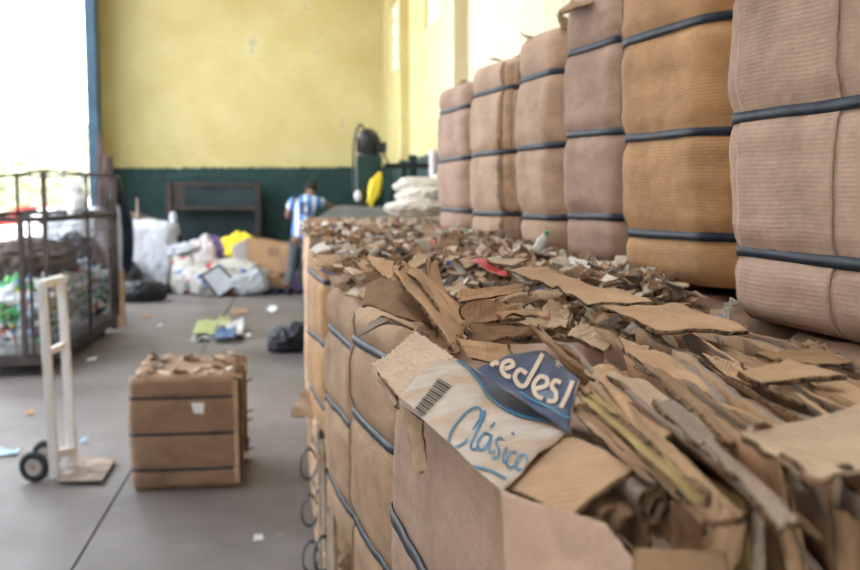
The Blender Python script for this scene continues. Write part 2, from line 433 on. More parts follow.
# right wall with window holes
def holed_wall(name, x0, x1, ys, zs, holes):
    mb = MB()
    for a in range(len(ys) - 1):
        for b in range(len(zs) - 1):
            if (a, b) in holes: continue
            mb.box(((x0 + x1) / 2, (ys[a] + ys[a + 1]) / 2, (zs[b] + zs[b + 1]) / 2), (x1 - x0, ys[a + 1] - ys[a], zs[b + 1] - zs[b]))
    return mb.build(name, M['wall'], kind='structure')
ZW0, ZW1 = 3.42, 4.5
holed_wall('wall_right', XR, XR + .25, [YF, -2, -.4, 3.0, 4.6, 7.2, 8.6, 11.5, 12.9, 15.9, 17.6, YB], [0, ZW0, ZW1, ZC], {(1, 1), (3, 1), (7, 1), (9, 1)})
M['wframe'] = noisy('window_frame_paint', (.55, .53, .48), (.68, .66, .6), 10, .6)
gm = mat('window_glass', (1, 1, 1), .25); gm.node_tree.nodes['Principled BSDF'].inputs['Transmission Weight'].default_value = 1.0
gm.node_tree.nodes['Principled BSDF'].inputs['IOR'].default_value = 1.02
M['glass'] = gm
for i, (a, b) in enumerate(((-2, -.4), (3, 4.6), (11.5, 12.9), (15.9, 17.6))):
    w = empty('window_%d' % (i + 1), (XR + .08, (a + b) / 2, ZW0), kind='structure')
    mb = MB(); L_ = b - a; H_ = ZW1 - ZW0
    for s in (-1, 1): mb.box((0, s * (L_ / 2 - .025), H_ / 2), (.05, .05, H_)); mb.box((0, 0, H_ / 2 + s * (H_ / 2 - .025)), (.05, L_, .05))
    for k in range(1, 3): mb.box((0, -L_ / 2 + L_ * k / 3, H_ / 2), (.04, .04, H_))
    for k in range(1, 4): mb.box((0, 0, H_ * k / 4), (.04, L_, .035))
    mb.build('window_frame', M['wframe'], w); MB().box((.01, 0, H_ / 2), (.006, L_ - .06, H_ - .06)).build('window_pane', M['glass'], w)
# pilasters
for i, (yy, wd) in enumerate(((9.75, .42), (14.8, .35), (5.0, .4))):
    MB().box((XR - .06, yy, ZC / 2), (.13, wd, ZC)).build('trim_%d' % (i + 1), M['wall'], kind='structure')
# left wall: wide open bay, short returns at both ends
OY0, OY1, OZ = 5.6, 18.7, 6.2
mb = MB(); xl = XL - .05
mb.box((xl, (YF + OY0) / 2, ZC / 2), (.1, OY0 - YF, ZC)); mb.box((xl, (OY1 + YB) / 2, ZC / 2), (.1, YB - OY1, ZC)); mb.box((xl, (OY0 + OY1) / 2, (OZ + ZC) / 2), (.1, OY1 - OY0, ZC - OZ))
mb.build('wall_left', M['wall'], kind='structure')
M['jamb'] = noisy('navy_steel', (.015, .045, .085), (.03, .08, .13), 5, .45)
MB().box((XL + .0, 18.5, OZ / 2), (.16, .40, OZ)).build('door_1', M['jamb'], kind='structure')
M['roof'] = noisy('roof_sheeting', (.36, .35, .34), (.46, .45, .44), 3, .6)
mb = MB()
yy = YF
sk = [(-3.6, 0.4), (2.2, 4.0), (9, 10), (14.2, 15)]  # skylight spans out of view, added to let in fill light
ys = [YF] + [v for p in sk for v in p] + [YB + .3]
for k in range(0, len(ys), 2): mb.box(((XL + XR) / 2, (ys[k] + ys[k + 1]) / 2, ZC + .05), (XR - XL + .7, ys[k + 1] - ys[k], .1))
for a, b in sk:
    mb.box((XL + .55, (a + b) / 2, ZC + .05), (1.5, b - a, .1)); mb.box((XR - .65, (a + b) / 2, ZC + .05), (1.5, b - a, .1))
mb.build('ceiling', M['roof'], kind='structure')
M['added_skyl'] = mat('added_skylight_sheet', (.9, .92, .9), .8); M['added_skyl'].node_tree.nodes['Principled BSDF'].inputs['Transmission Weight'].default_value = .7
for i, (a, b) in enumerate(sk):
    MB().box(((XL + XR) / 2, (a + b) / 2, ZC + .13), (XR - XL - 1.6, b - a + .1, .02)).build('window_%d' % (i + 5), M['glass'], kind='structure')  # panes of the added skylights, never in view
# front wall behind the camera: unseen gateway, added and sized for fill light
mb = MB(); mb.box(((XL + XR) / 2, YF, 5.3), (XR - XL, .25, 3.4)); mb.box((XL + .2, YF, 1.8), (.4, .25, 3.6)); mb.box((XR - .9, YF, 1.8), (1.8, .25, 3.6))
mb.build('wall_front', M['wall'], kind='structure')

# ================================================================== TALL BALES
kw = dict(rc=.11, bulge=.014)
SH = [.20, .41, .62]
tall = [
 ('kraft_rose', (.600, 4.86), R(7), .54, 1.415, .615, 'cardboard bale farthest from the camera in the standing row on the stack', [.10, .31, .515]),
 ('kraft_peach', (.622, 4.09), R(9), .47, 1.415, .625, 'tan cardboard bale standing second from the far end, open seam of sheets down its side', [.10, .31, .525]),
 ('kraft_peach', (.690, 3.55), R(9), .40, 1.415, .66, 'cardboard bale standing third from the far end of the row, ragged torn rim on top', [.10, .315, .53]),
 ('kraft_rose', (.700, 2.96), R(8), .44, 1.415, .69, 'pinkish cardboard bale with a loose torn flap sticking out on its top', [.115, .325, .54]),
 ('kraft_gold', (.692, 2.41), R(8), .50, 1.412, .80, 'golden brown cardboard bale standing second nearest the camera', [.095, .295, .50, .72]),
 ('kraft_rose', (.683, 1.76), R(5), .66, 1.395, .84, 'big pinkish grey cardboard bale standing nearest the camera at the right edge', [.105, .315, .53, .75]),
]
tb = []
for i, (m, fl, yw, L_, zb, H, lab, st) in enumerate(tall):
    ov = {0: [], 1: [(.655, .667, .02, .61, 'sheet_brown'), (.678, .69, .0, .60, 'kraft_tan'), (.70, .716, .01, .62, 'sheet_grey')], 2: [], 3: [], 4: [(.40, .47, .0, .79, 'kraft_tan')], 5: [(.50, .62, .004, .83, 'kraft_rose')]}[i]
    tb.append(bale('cardboard_bale', fl, yw, L_, .5, H, zb, st, m, 11 + i, lab, 'bales standing in a row on top of the stack', torn=30, overlays=ov, **kw))
# seam of sheet ends on the second bale
def seam(root, x, y, H, seed):
    r = random.Random(seed); mb = MB()
    for k in range(9):
        pts = [(x + .006 * math.sin(z * 9 + k) + r.uniform(-.004, .004), y - k * .008, H * z) for z in [q / 10 for q in range(1, 11)]]
        V = []
        for p in pts: V += [Vector(p), Vector(p) + Vector((.035, 0, 0)), Vector(p) + Vector((.035, -.004, 0)), Vector(p) + Vector((0, -.004, 0))]
        mb.add(V, [(4 * i + a, 4 * i + (a + 1) % 4, 4 * i + 4 + (a + 1) % 4, 4 * i + 4 + a) for i in range(9) for a in range(4)], r.choice([0, 1, 2, 3]))
    mb.build('sheet_ends', SCRAPS[:4], root)

# ================================================================== THE LONG STACK
ZM = .76; ZT = 1.40; H2 = ZT - ZM
GA = 'bales of the long two-layer stack'
# aisle column, upper layer
bale('cardboard_bale', (.022, 4.10), R(6), .56, .56, .65, ZM, [.12, .335, .545], 'kraft_gold', 31, 'golden cardboard bale with two blue-grey straps at the far left corner of the upper layer', GA, rc=.09, torn=60, tearlen=.07)
bale('cardboard_bale', (.054, 2.93), R(7), .56, .53, .60, ZM - .01, [.11, .32, .50], 'kraft_tan', 32, 'tan cardboard bale in the upper layer between the golden one and the ruffle-edged one', GA, rc=.10, torn=60)
bC = bale('cardboard_bale', (.094, 2.33), R(7), .58, .48, .64, ZM - .03, [.04, .20, .425, .57], 'kraft_tan', 33, 'smooth tan cardboard bale below the upright torn flaps, ruffled pale edge at its near side', GA, rc=.12, torn=40, overlays=[(.385, .5, .0, .62, 'kraft_rose')])
bale('cardboard_bale', (.085, 3.5), R(4), .52, .5, .62, ZM, [.12, .33, .54], 'kraft_tan', 34, 'cardboard bale mostly hidden behind the tan upper one', GA, rc=.1, torn=60)
# near bale whose wrapper fills the bottom of the view
bD = bale('cardboard_bale', (.120, 1.44), R(3.2), .60, .47, .635, ZM, [.16, .42], 'kraft_rose', 35, 'large cardboard bale nearest the camera under the printed bag piece, smooth wrapper on the aisle', GA, rc=.05, bulge=.010, torn=0, squeeze=.004, topdip=.02)
# aisle column, lower layer
bale('cardboard_bale', (.045, 5.0), R(3), .60, .5, .60, 0, [.10, .29, .48], 'kraft_tan', 41, 'lower cardboard bale with black strap loops hanging out over the floor', GA, rc=.06, torn=20, loops=3)
bale('cardboard_bale', (.085, 4.30), R(3), .62, .5, .72, 0, [.12, .34, .56], 'kraft_tan', 42, 'lower bale with ragged sheet ends, behind the black strap hooks', GA, rc=.04, torn=10, rough_sides=True, loops=2)
bale('cardboard_bale', (.11, 3.60), R(3), .62, .48, .73, 0, [.12, .34, .56], 'kraft_tan', 43, 'lower bale with frayed grey sheet ends under the tan upper bale', GA, rc=.04, torn=10, rough_sides=True, loops=2)
lo = bale('cardboard_bale', (.14, 2.90), R(3), .60, .46, .72, 0, [.12, .34, .56], 'kraft_tan', 44, 'lower bale at floor level hidden under the near end of the stack', 'bales hidden low in the stack', rc=.06, torn=0)
for (x, y) in ((.15, 2.22), (.15, 1.54), (.15, .95)):
    c = copy_tree(lo); c.location = (x + .23, y - .3, 0)
# wall column (both layers) under the tall bales, and the far part of the stack
hid = bale('cardboard_bale', (.66, 1.6), 0, .60, .5, .64, .002, [.1, .31, .52], 'kraft_brown', 51, 'brown cardboard bale of the wall-side column under the standing row', 'bales hidden under the standing row', rc=.06, torn=0)
hid.location = (.96, 1.3, .0); hid.scale = (1, 1, 1.13)
for k in range(6):
    for z in (0, .745):
        if k == 0 and z == 0: continue
        c = copy_tree(hid); c.location = (.96, 1.3 + k * .64, z if z else 0); c.scale = (1, 1, 1.13 if not z else 1.0)
far = bale('cardboard_bale', (.03, 5.3), 0, .62, .64, .66, .735, [.1, .31, .52], 'kraft_tan', 52, 'cardboard bale in the far part of the stack, top buried in scraps', 'bales in the far part of the stack', rc=.06, torn=0)
for k in range(7):
    for xx in (.36, 1.08):
        for z in (.003, .735):
            if k == 0 and xx == .36: 
                far.location = (.36, 5.02, .735)
                continue
            if xx == 1.08 and k == 0: continue
            c = copy_tree(far); c.location = (xx, 5.02 + k * .66, z if z < .1 else .70 - .03 * min(1, k / 3)); c.scale.z = 1.04 if z < .1 else .97

# ================================================================== SCRAP LITTER (uncountable)
r = random.Random(5); mb = MB()
for k in range(5200):
    Y = 1.9 + 7.6 * r.random() ** 1.25
    X = r.uniform(.05 if Y < 4.9 else .02, .70 if Y < 4.9 else 1.40)
    if Y < 2.5 and X < .42: continue
    z = ZT + .012 - .085 * max(0, min(1, (Y - 4.6) / 2.2)) + r.uniform(0, .03) + (.03 * max(0, nz((X * 2.4, Y * 1.4, 0), 1, 2)) if Y > 2.6 else 0)
    scrap_into(mb, (X, Y, z), r.uniform(.018, .050) * (1 if Y < 5 else 1.5), r.random(), scrap_kind(r), .5)
mb.build('cardboard_scraps', SCRAPS, None, False, label='litter of torn cardboard scraps covering the top of the long stack', cat='scraps', kind='stuff')
r = random.Random(6); mb = MB()
for k in range(1500):
    Y = .9 + 1.9 * r.random(); X = r.uniform(.2, .72)
    if X < .45 and Y < 1.45: continue
    if X > .62 and Y < 1.9: continue
    scrap_into(mb, (X, Y, ZT + r.uniform(-.012, .012)), r.uniform(.02, .055), r.random(), r.choice([0, 0, 1, 1, 2, 3, 3, 5]), .35)
mb.build('cardboard_scraps', SCRAPS, None, False, label='crumpled brown cardboard litter between the flat sheets and the standing bales', cat='scraps', kind='stuff')


# ================================================================== LOOSE SHEETS ON THE STACK
def project(p):
    q = cam_rot.transposed() @ (Vector(p) - CAM)
    return 430 + F * q.x / -q.z, 285 - F * q.y / -q.z
def pt(c):
    """(px, py, z) for heights above 1, or (px, py, 0, Y) for a distance"""
    return at(c[0], c[1], z=c[2]) if len(c) == 3 else at(c[0], c[1], Y=c[3])
LS = 'loose torn cardboard sheets on the stack'
def sheet(q, m, label, **k):
    k['th'] = k.get('th', .004) * .72
    g = k.pop('group', LS); nm = k.pop('nm', 'cardboard_sheet')
    return patch(nm, [pt(c) for c in q], m, label=label, cat=k.pop('cat', 'cardboard'), group=g, **k)

# upright torn flaps, left of the middle
sheet([(391, 274, 0, 1.44), (402, 259, 0, 1.52), (466, 330, 0, 1.40), (456, 352, 0, 1.28)], 'sheet_tan', 'long narrow upright cardboard flap, its corrugated edge running down to the printed bag piece', th=.007, n=(10, 34), wob=.006, jag=.008, bend=.002, seed=1, curl=.004)
sheet([(393, 268, 0, 1.50), (405, 262, 0, 1.56), (470, 322, 0, 1.46), (455, 345, 0, 1.32)], 'sheet_tan', 'wide tan flap leaning behind the long narrow upright flap', th=.005, n=(16, 24), wob=.010, jag=.010, seed=2, curl=.015)
sheet([(427, 258, 0, 1.58), (437, 262, 0, 1.62), (468, 332, 0, 1.40), (438, 316, 0, 1.38)], 'sheet_tan', 'tan flap with a pointed torn tip standing right of the long upright flap', th=.005, n=(12, 20), wob=.008, jag=.009, seed=3, curl=-.008)
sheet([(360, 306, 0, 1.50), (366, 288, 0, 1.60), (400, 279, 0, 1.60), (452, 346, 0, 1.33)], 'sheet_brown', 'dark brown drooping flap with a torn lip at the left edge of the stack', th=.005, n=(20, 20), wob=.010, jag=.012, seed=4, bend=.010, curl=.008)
sheet([(357, 338, 0, 1.50), (383, 317, 0, 1.47), (418, 334, 0, 1.40), (386, 322, 0, 1.43)], 'sheet_grey', 'thin curled grey-edged strip hanging out under the dark drooping flap', th=.004, n=(20, 8), wob=.004, jag=.006, seed=5, bend=.004)
sheet([(366, 256, 0, 1.95), (395, 260, 0, 1.9), (393, 278, 0, 1.78), (377, 272, 0, 1.8)], 'sheet_tan', 'small folded tan flap behind the upright flaps at the left edge', th=.004, n=(10, 10), wob=.008, jag=.01, seed=6)
sheet([(455, 291, 1.478), (522, 284, 1.478), (524, 292, 1.468), (458, 301, 1.468)], 'sheet_tan', 'thin level cardboard strip lying right of the pointed flap', th=.005, jag=.008, wob=.006, seed=7)
sheet([(460, 300, 1.462), (522, 292, 1.462), (528, 318, 1.432), (463, 326, 1.428)], 'sheet_tan', 'creased tan sheet above the dark gap, right of the upright flaps', th=.006, n=(18, 14), jag=.010, wob=.012, seed=8)
sheet([(492, 298, 1.474), (552, 288, 1.474), (560, 294, 1.466), (500, 303, 1.464)], 'sheet_light', 'wavy pale strip with torn ends in the middle of the stack', th=.005, n=(22, 6), jag=.012, wob=.014, seed=9)
sheet([(494, 313, 1.447), (540, 312, 1.447), (556, 322, 1.44), (498, 318, 1.44)], 'sheet_tan', 'thin sheet with a ragged front edge over the dark hollow', th=.005, n=(22, 6), jag=.010, wob=.008, seed=10)
sheet([(466, 322, 1.432), (552, 322, 1.432), (556, 336, 1.418), (470, 342, 1.41)], 'sheet_brown', 'brown sagging sheet standing in for the dark gap beneath the creased tan sheet, right of the upright flaps', th=.005, n=(18, 8), jag=.01, wob=.012, seed=11)  # brown board gives the gap its shade by colour
sheet([(454, 337, 1.432), (510, 345, 1.434), (514, 366, 1.414), (468, 358, 1.412)], 'sheet_tan', 'flat tan sheet directly behind the navy printed piece', th=.005, jag=.006, wob=.004, seed=12)
sheet([(484, 258, 1.455), (533, 258, 1.455), (512, 265, 1.45), (496, 264, 1.45)], 'sheet_light', 'pale flat sheet lying nearest the small white bottle', th=.004, jag=.006, wob=.003, seed=13)
sheet([(503, 267, 1.46), (548, 268, 1.46), (601, 288, 1.45), (552, 287, 1.45)], 'sheet_tan', 'long brown board lying between the scrap litter and the sheet with a dark front edge', th=.006, n=(16, 14), jag=.006, wob=.006, seed=14)
sheet([(556, 287, 1.468), (612, 287, 1.466), (662, 303, 1.456), (588, 303, 1.456)], 'sheet_tan', 'flat tan board lying before the golden standing bale', th=.006, n=(18, 12), jag=.006, wob=.007, seed=15)
sheet([(598, 304, 1.464), (676, 301, 1.462), (752, 333, 1.448), (655, 331, 1.448)], 'sheet_tan', 'largest flat tan board in the middle with a dark hollow under its front edge', th=.007, n=(22, 16), jag=.007, wob=.008, seed=16)
sheet([(617, 309, 1.455), (640, 314, 1.452), (668, 328, 1.445), (655, 333, 1.44)], 'sheet_grey', 'narrow grey corrugated strip crossing the largest board', th=.006, n=(8, 18), jag=.006, wob=.004, seed=17)
sheet([(545, 300, 0, 1.48), (572, 304, 0, 1.50), (566, 336, 0, 1.30), (536, 326, 0, 1.32)], 'sheet_light', 'pale torn piece with a frayed top edge left of the ridged pale piece', th=.004, n=(16, 16), jag=.016, wob=.010, seed=18)
sheet([(581, 318, 0, 1.40), (617, 337, 0, 1.38), (604, 357, 0, 1.24), (566, 338, 0, 1.26)], 'sheet_light', 'pale ridged torn piece lying on dark sheets in the middle', th=.005, n=(20, 16), jag=.010, wob=.004, seed=19, fn=lambda u, v: .0025 * math.sin(v * 34))
sheet([(618, 336, 1.436), (650, 344, 1.436), (650, 358, 1.425), (626, 356, 1.425)], 'sheet_tan', 'small tan sheet right of the ridged pale piece', th=.005, jag=.007, wob=.005, seed=20)
sheet([(626, 352, 1.434), (664, 350, 1.434), (720, 392, 1.42), (690, 392, 1.42)], 'sheet_tan', 'long tan sheet slanting towards the camera over a dark gap', th=.006, n=(10, 22), jag=.007, wob=.006, seed=21)
sheet([(660, 350, 1.436), (690, 352, 1.432), (768, 418, 1.412), (742, 425, 1.412)], 'sheet_grey', 'dark grey-brown bundle of sheets slanting down to the right', th=.005, n=(12, 26), jag=.012, wob=.010, seed=22)
sheet([(738, 371, 1.45), (790, 357, 1.45), (850, 377, 1.44), (759, 384, 1.44)], 'sheet_tan', 'tan flat board with a straight front edge, right side under the big standing bale', th=.007, n=(18, 12), jag=.004, wob=.004, seed=23)
sheet([(764, 386, 1.43), (868, 379, 1.43), (885, 410, 1.425), (800, 404, 1.425)], 'sheet_tan', 'tan board beneath the one with the straight front edge', th=.006, n=(16, 12), jag=.004, wob=.004, seed=24)
sheet([(740, 428, 1.446), (868, 398, 1.450), (890, 474, 1.436), (796, 478, 1.434)], 'sheet_light', 'large pale brown board jutting out at the lower right over a deep shadow', th=.007, n=(28, 24), jag=.008, wob=.005, seed=25)
sheet([(760, 440, 1.430), (800, 470, 1.428), (808, 498, 1.420), (770, 462, 1.420)], 'sheet_grey', 'thin grey lining sheet peeling away under the large pale board', th=.003, n=(16, 10), jag=.010, wob=.010, seed=26)
sheet([(700, 352, 1.438), (742, 366, 1.438), (752, 384, 1.43), (722, 372, 1.43)], 'sheet_tan', 'small board touching the left end of the straight-edged board', th=.005, jag=.006, wob=.006, seed=27)
sheet([(742, 345, 0, 1.28), (760, 332, 0, 1.36), (764, 350, 0, 1.26), (750, 362, 0, 1.2)], 'sheet_light', 'small pale scrap standing on edge near the clear plastic film', th=.004, n=(8, 8), jag=.01, wob=.008, seed=28)
sheet([(756, 352, 1.446), (826, 346, 1.446), (860, 362, 1.44), (786, 362, 1.44)], 'sheet_brown', 'brown sheet just below the foot of the big standing bale', th=.005, jag=.008, wob=.006, seed=29)
sheet([(596, 262, 0, 2.5), (627, 258, 0, 2.55), (622, 276, 0, 2.35), (600, 278, 0, 2.35)], 'sheet_light', 'crumpled box corner standing before the pinkish bale with the torn flap', th=.004, n=(10, 10), jag=.012, wob=.014, seed=30)
sheet([(322, 238, 0, 4.05), (345, 236, 0, 4.1), (344, 247, 0, 3.9), (323, 250, 0, 3.85)], 'sheet_light', 'small open box flap over the golden bale at the far left corner', th=.005, n=(8, 6), jag=.01, wob=.004, seed=31)
sheet([(310, 226, 0, 4.3), (320, 219, 0, 4.5), (322, 240, 0, 4.2), (309, 248, 0, 4.1)], 'sheet_tan', 'upright torn flap at the far left corner of the stack', th=.005, n=(8, 10), jag=.014, wob=.01, seed=32)
sheet([(560, 8, 0, 2.9), (584, -8, 0, 2.95), (612, -4, 0, 2.7), (556, 14, 0, 2.68)], 'sheet_brown', 'dark torn flap sticking out of the top of the pinkish standing bale', th=.006, n=(12, 8), jag=.02, wob=.012, seed=33)
sheet([(350, 262, 0, 2.6), (372, 256, 0, 2.7), (384, 268, 0, 2.5), (352, 276, 0, 2.45)], 'sheet_tan', 'crumpled tan scrap at the rim above the tan upper bale', th=.004, n=(10, 10), jag=.014, wob=.016, seed=34)
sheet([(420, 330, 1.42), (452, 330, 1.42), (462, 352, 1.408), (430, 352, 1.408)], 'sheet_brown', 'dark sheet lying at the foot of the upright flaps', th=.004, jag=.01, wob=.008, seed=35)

# pale corrugated flap and its hanging tab
wf = sheet([(371, 364, 0, 1.26), (416, 331, 0, 1.36), (456, 356, 0, 1.24), (400, 400, 0, 1.12)], 'sheet_pale', 'pale square-ribbed corrugated flap left of the printed bag piece', th=.004, n=(26, 24), jag=.003, wob=.003, seed=40, fn=lambda u, v: .0016 * math.sin(u * 60) + .001 * math.sin(v * 26))
patch('hanging_tab', [wf.matrix_basis.inverted() @ at(*p[:2], Y=p[2]) for p in ((398, 402, 1.125), (424, 420, 1.06), (428, 470, 1.05), (415, 476, 1.06))], 'sheet_light', wf, th=.002, n=(10, 16), jag=.008, wob=.006, seed=41)
patch('torn_rim', [wf.matrix_basis.inverted() @ at(*p[:2], Y=p[2]) for p in ((371, 364, 1.262), (399, 399, 1.122), (398, 412, 1.118), (374, 380, 1.25))], 'sheet_light', wf, th=.003, n=(16, 6), jag=.010, wob=.006, seed=42)

# printed bag piece
bagm = mat('printed_paper', (.66, .55, .45), .6, 0, .35); N, L, b = nt(bagm); v = coord(bagm)
fa = tex_noise(bagm, coord(bagm, (5, 3, 1)), 3.0, 3, .6); fb = tex_noise(bagm, v, 30, 5, .7)
L.new(ramp(bagm, fa, [(.38, (.53, .46, .41)), (.5, (.47, .36, .28)), (.64, (.44, .29, .18))]), b.inputs['Base Color'])
L.new(bump(bagm, fb, .5, .004), b.inputs['Normal']); M['bag'] = bagm
M['navy'] = noisy('navy_print', (.016, .026, .075), (.03, .048, .115), 25, .5, .3, .002)
M['cyan'] = noisy('blue_ink', (.015, .14, .27), (.03, .19, .34), 25, .5, .1, .001)
M['cream'] = noisy('cream_print', (.56, .42, .31), (.64, .49, .37), 25, .6, .1, .001)
M['ink'] = noisy('black_ink', (.03, .025, .02), (.06, .05, .04), 25, .6, .1, .001)
bq = [(398, 396, 0, 1.12), (447, 353, 0, 1.27), (573, 431, 0, .865), (502, 493, 0, .785)]
GN = (34, 26)
bag = patch('printed_bag', [pt(c) for c in bq], M['bag'], th=.0015, n=GN, jag=.003, wob=.003, seed=50, edge='sheet_light', bend=.004,
            label='torn paper bag piece with blue handwriting-style word Clásico and a barcode', cat='torn bag', group=None)
def uvmap(o, n):
    MW = o.matrix_basis.copy()
    def f(px, py):
        u, v = .5, .5
        for it in range(14):
            p = project(MW @ surf(o, n, u, v)); e = 1e-3
            uu = u + e if u < .99 else u - e; vv = v + e if v < .99 else v - e
            a = project(MW @ surf(o, n, uu, v)); c = project(MW @ surf(o, n, u, vv)); du = uu - u; dv = vv - v
            j = [(a[0] - p[0]) / du, (c[0] - p[0]) / dv, (a[1] - p[1]) / du, (c[1] - p[1]) / dv]; det = j[0] * j[3] - j[1] * j[2]
            ex, ey = px - p[0], py - p[1]
            if abs(det) < 1e-9: break
            u = min(max(u + .8 * (j[3] * ex - j[1] * ey) / det, 0), 1); v = min(max(v + .8 * (-j[2] * ex + j[0] * ey) / det, 0), 1)
        return surf(o, n, u, v, .0012)
    return f
fm = uvmap(bag, GN)
letters = [
 [(480, 417), (481, 410), (474, 408), (462, 417), (452, 431), (449, 441), (453, 447), (461, 445), (468, 439)],
 [(473, 430), (482, 416), (485, 411), (483, 419), (475, 436), (471, 446), (474, 450), (479, 446)],
 [(491, 436), (485, 433), (479, 440), (478, 448), (483, 450), (489, 442), (492, 435), (489, 446), (490, 453), (495, 450)],
 [(490, 428), (495, 423)],
 [(503, 440), (499, 438), (496, 443), (499, 450), (498, 457), (492, 458)],
 [(507, 447), (503, 456), (504, 463), (508, 460)],
 [(512, 433), (514.5, 434.5)],
 [(517, 453), (512, 452), (507, 459), (508, 467), (514, 467), (518, 462)],
 [(526, 455), (520, 456), (516, 463), (518, 470), (523, 469), (527, 462), (526, 456)],
]
strokes('blue_lettering', letters, 2.1, fm, M['cyan'], bag)
strokes('blue_underline', [[(457, 453), (462, 462), (474, 467), (488, 470), (506, 479)]], 2.6, fm, M['cyan'], bag)
arc = smooth_poly([(457, 361), (466, 366), (477, 379), (491, 399), (513, 414), (540, 421), (562, 423)], 6)
cre = smooth_poly([(459, 361), (474, 366), (492, 376), (512, 387), (533, 399), (554, 411), (567, 424)], 6)
mb = MB(); V = []
for (a, b_) in zip(arc, cre):
    for t in (0, .25, .5, .75, 1): V.append(fm(a[0] * (1 - t) + b_[0] * t, a[1] * (1 - t) + b_[1] * t))
mb.add(V, [(5 * i + k, 5 * i + k + 1, 5 * i + k + 6, 5 * i + k + 5) for i in range(len(arc) - 1) for k in range(4)])
mb.build('navy_panel', M['navy'], bag)
strokes('blue_rim_line', [arc], 2.2, lambda x, y: fm(x, y) + Vector((0, 0, .0008)), M['cyan'], bag, 0)
bars = []
for k in range(17):
    t = k / 16; a = (438 + (411 - 438) * t, 379 + (414 - 379) * t); b_ = (451.5 + (419.5 - 451.5) * t, 386.5 + (421 - 386.5) * t)
    bars.append([a, ((a[0] + b_[0]) / 2, (a[1] + b_[1]) / 2), b_])
mb = MB()
for k, ln in enumerate(bars):
    w_ = (.45, .9, .6, 1.2)[k * 7 % 4]
    V = []
    for p in ln: V += [fm(p[0] - w_ * .6, p[1] + w_ * .8), fm(p[0] + w_ * .6, p[1] - w_ * .8)]
    mb.add(V, [(0, 1, 3, 2), (2, 3, 5, 4)])
mb.build('barcode', M['ink'], bag)
nq = [(474, 369, 0, 1.04), (570, 435, 0, .845), (580, 380, 0, .89), (545, 349, 0, 1.05)]
N2 = (26, 18)
nb = patch('printed_bag', [pt(c) for c in nq], M['navy'], th=.0015, n=N2, jag=.004, wob=.004, seed=51, edge='sheet_light', curl=.004,
           label='torn navy bag piece with fat cream letters folded above the word Clásico', cat='torn bag')
f2 = uvmap(nb, N2)
strokes('cream_lettering', [
 [(491, 366), (495, 363), (499, 364)],
 [(505, 369), (513, 366), (511, 361), (504, 363), (502, 370), (506, 376), (511, 377)],
 [(527, 374), (520, 370), (515, 377), (519, 385), (525, 386), (530, 378), (543, 354)],
 [(535, 389), (546, 386), (547, 379), (540, 377), (534, 385), (536, 395), (543, 399)],
 [(561, 383), (555, 381), (552, 387), (556, 393), (555, 401), (547, 401)],
 [(573, 381), (567, 396), (561, 408)],
], 4.4, f2, M['cream'], nb)
strokes('star', [[(556, 366), (561, 361)], [(556, 361), (562, 366)], [(558.5, 359), (559, 368)]], 1.2, f2, M['cream'], nb, 0)
strokes('blue_rim_line', [[(520, 392), (534, 401), (546, 406), (560, 414), (571, 419)]], 2.0, f2, M['cyan'], nb)

# big folded flap at the front with its hollow and rolled sheets
sheet([(503, 488, 0, .815), (553, 430, 0, .905), (638, 467, 0, .722), (566, 520, 0, .70)], 'sheet_tan', 'bent tan box flap with a dark corrugated rim, right of the word Clásico', th=.006, n=(24, 20), jag=.003, wob=.003, seed=60, curl=.004, group=None)
Di = bD.matrix_basis.inverted()
def dpatch(name, q, m, **k): return patch(name, [Di @ pt(c) for c in q], m, bD, **k)
dpatch('wrapper_flap', [(500, 489, 0, .765), (606, 523, 0, .655), (645, 575, 0, .60), (500, 640, 0, .70)], 'kraft_rose', th=.006, n=(20, 20), jag=.002, wob=.002, seed=61)
dpatch('wrapper_flap', [(632, 548, 0, .60), (727, 551, 0, .585), (735, 600, 0, .575), (630, 600, 0, .59)], 'sheet_brown', th=.006, n=(10, 10), jag=.001, wob=.002, seed=62)
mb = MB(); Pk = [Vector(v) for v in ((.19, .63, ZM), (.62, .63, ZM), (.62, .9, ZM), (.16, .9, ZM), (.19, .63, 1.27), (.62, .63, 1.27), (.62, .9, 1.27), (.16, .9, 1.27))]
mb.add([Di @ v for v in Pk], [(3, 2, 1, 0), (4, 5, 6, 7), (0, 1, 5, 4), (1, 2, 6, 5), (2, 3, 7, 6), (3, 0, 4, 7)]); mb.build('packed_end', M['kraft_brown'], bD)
# rolled sheets in the hollow under the bent flap
def roll(x, y, z, r0, turns, ln, m, seed, parent, open_=1.0):
    n = int(26 * turns); V = []; rr = random.Random(seed)
    for i in range(n + 1):
        a = 2 * PI * turns * i / n; rad = r0 * (1 + .35 * i / n) * (1 + .12 * math.sin(3 * a + seed))
        for k in range(5): V.append(Vector((x + rad * math.cos(a), y + ln * k / 4 + .004 * math.sin(a * 2 + k), z + rad * open_ * math.sin(a))))
    o = mesh('rolled_sheet', [Di @ v for v in V], [(5 * i + k, 5 * i + k + 1, 5 * i + k + 6, 5 * i + k + 5) for i in range(n) for k in range(4)], [M[m], M['edge']], parent)
    s = o.modifiers.new('board', 'SOLIDIFY'); s.thickness = .0035; s.material_offset_rim = 1; return o
for i, (px, py, Y, r0, tn, m, op) in enumerate(((652, 494, .68, .009, 1.1, 'sheet_grey', 1.2), (667, 520, .685, .012, .7, 'sheet_brown', 1.8), (636, 530, .69, .016, .8, 'sheet_brown', 1.0), (612, 520, .70, .012, .6, 'sheet_brown', 1), (690, 523, .68, .010, .9, 'sheet_brown', 1.5))):
    p = at(px, py + 9, Y=Y + .012); roll(p.x, p.y, p.z, r0, tn, .12, m, i, bD, op)

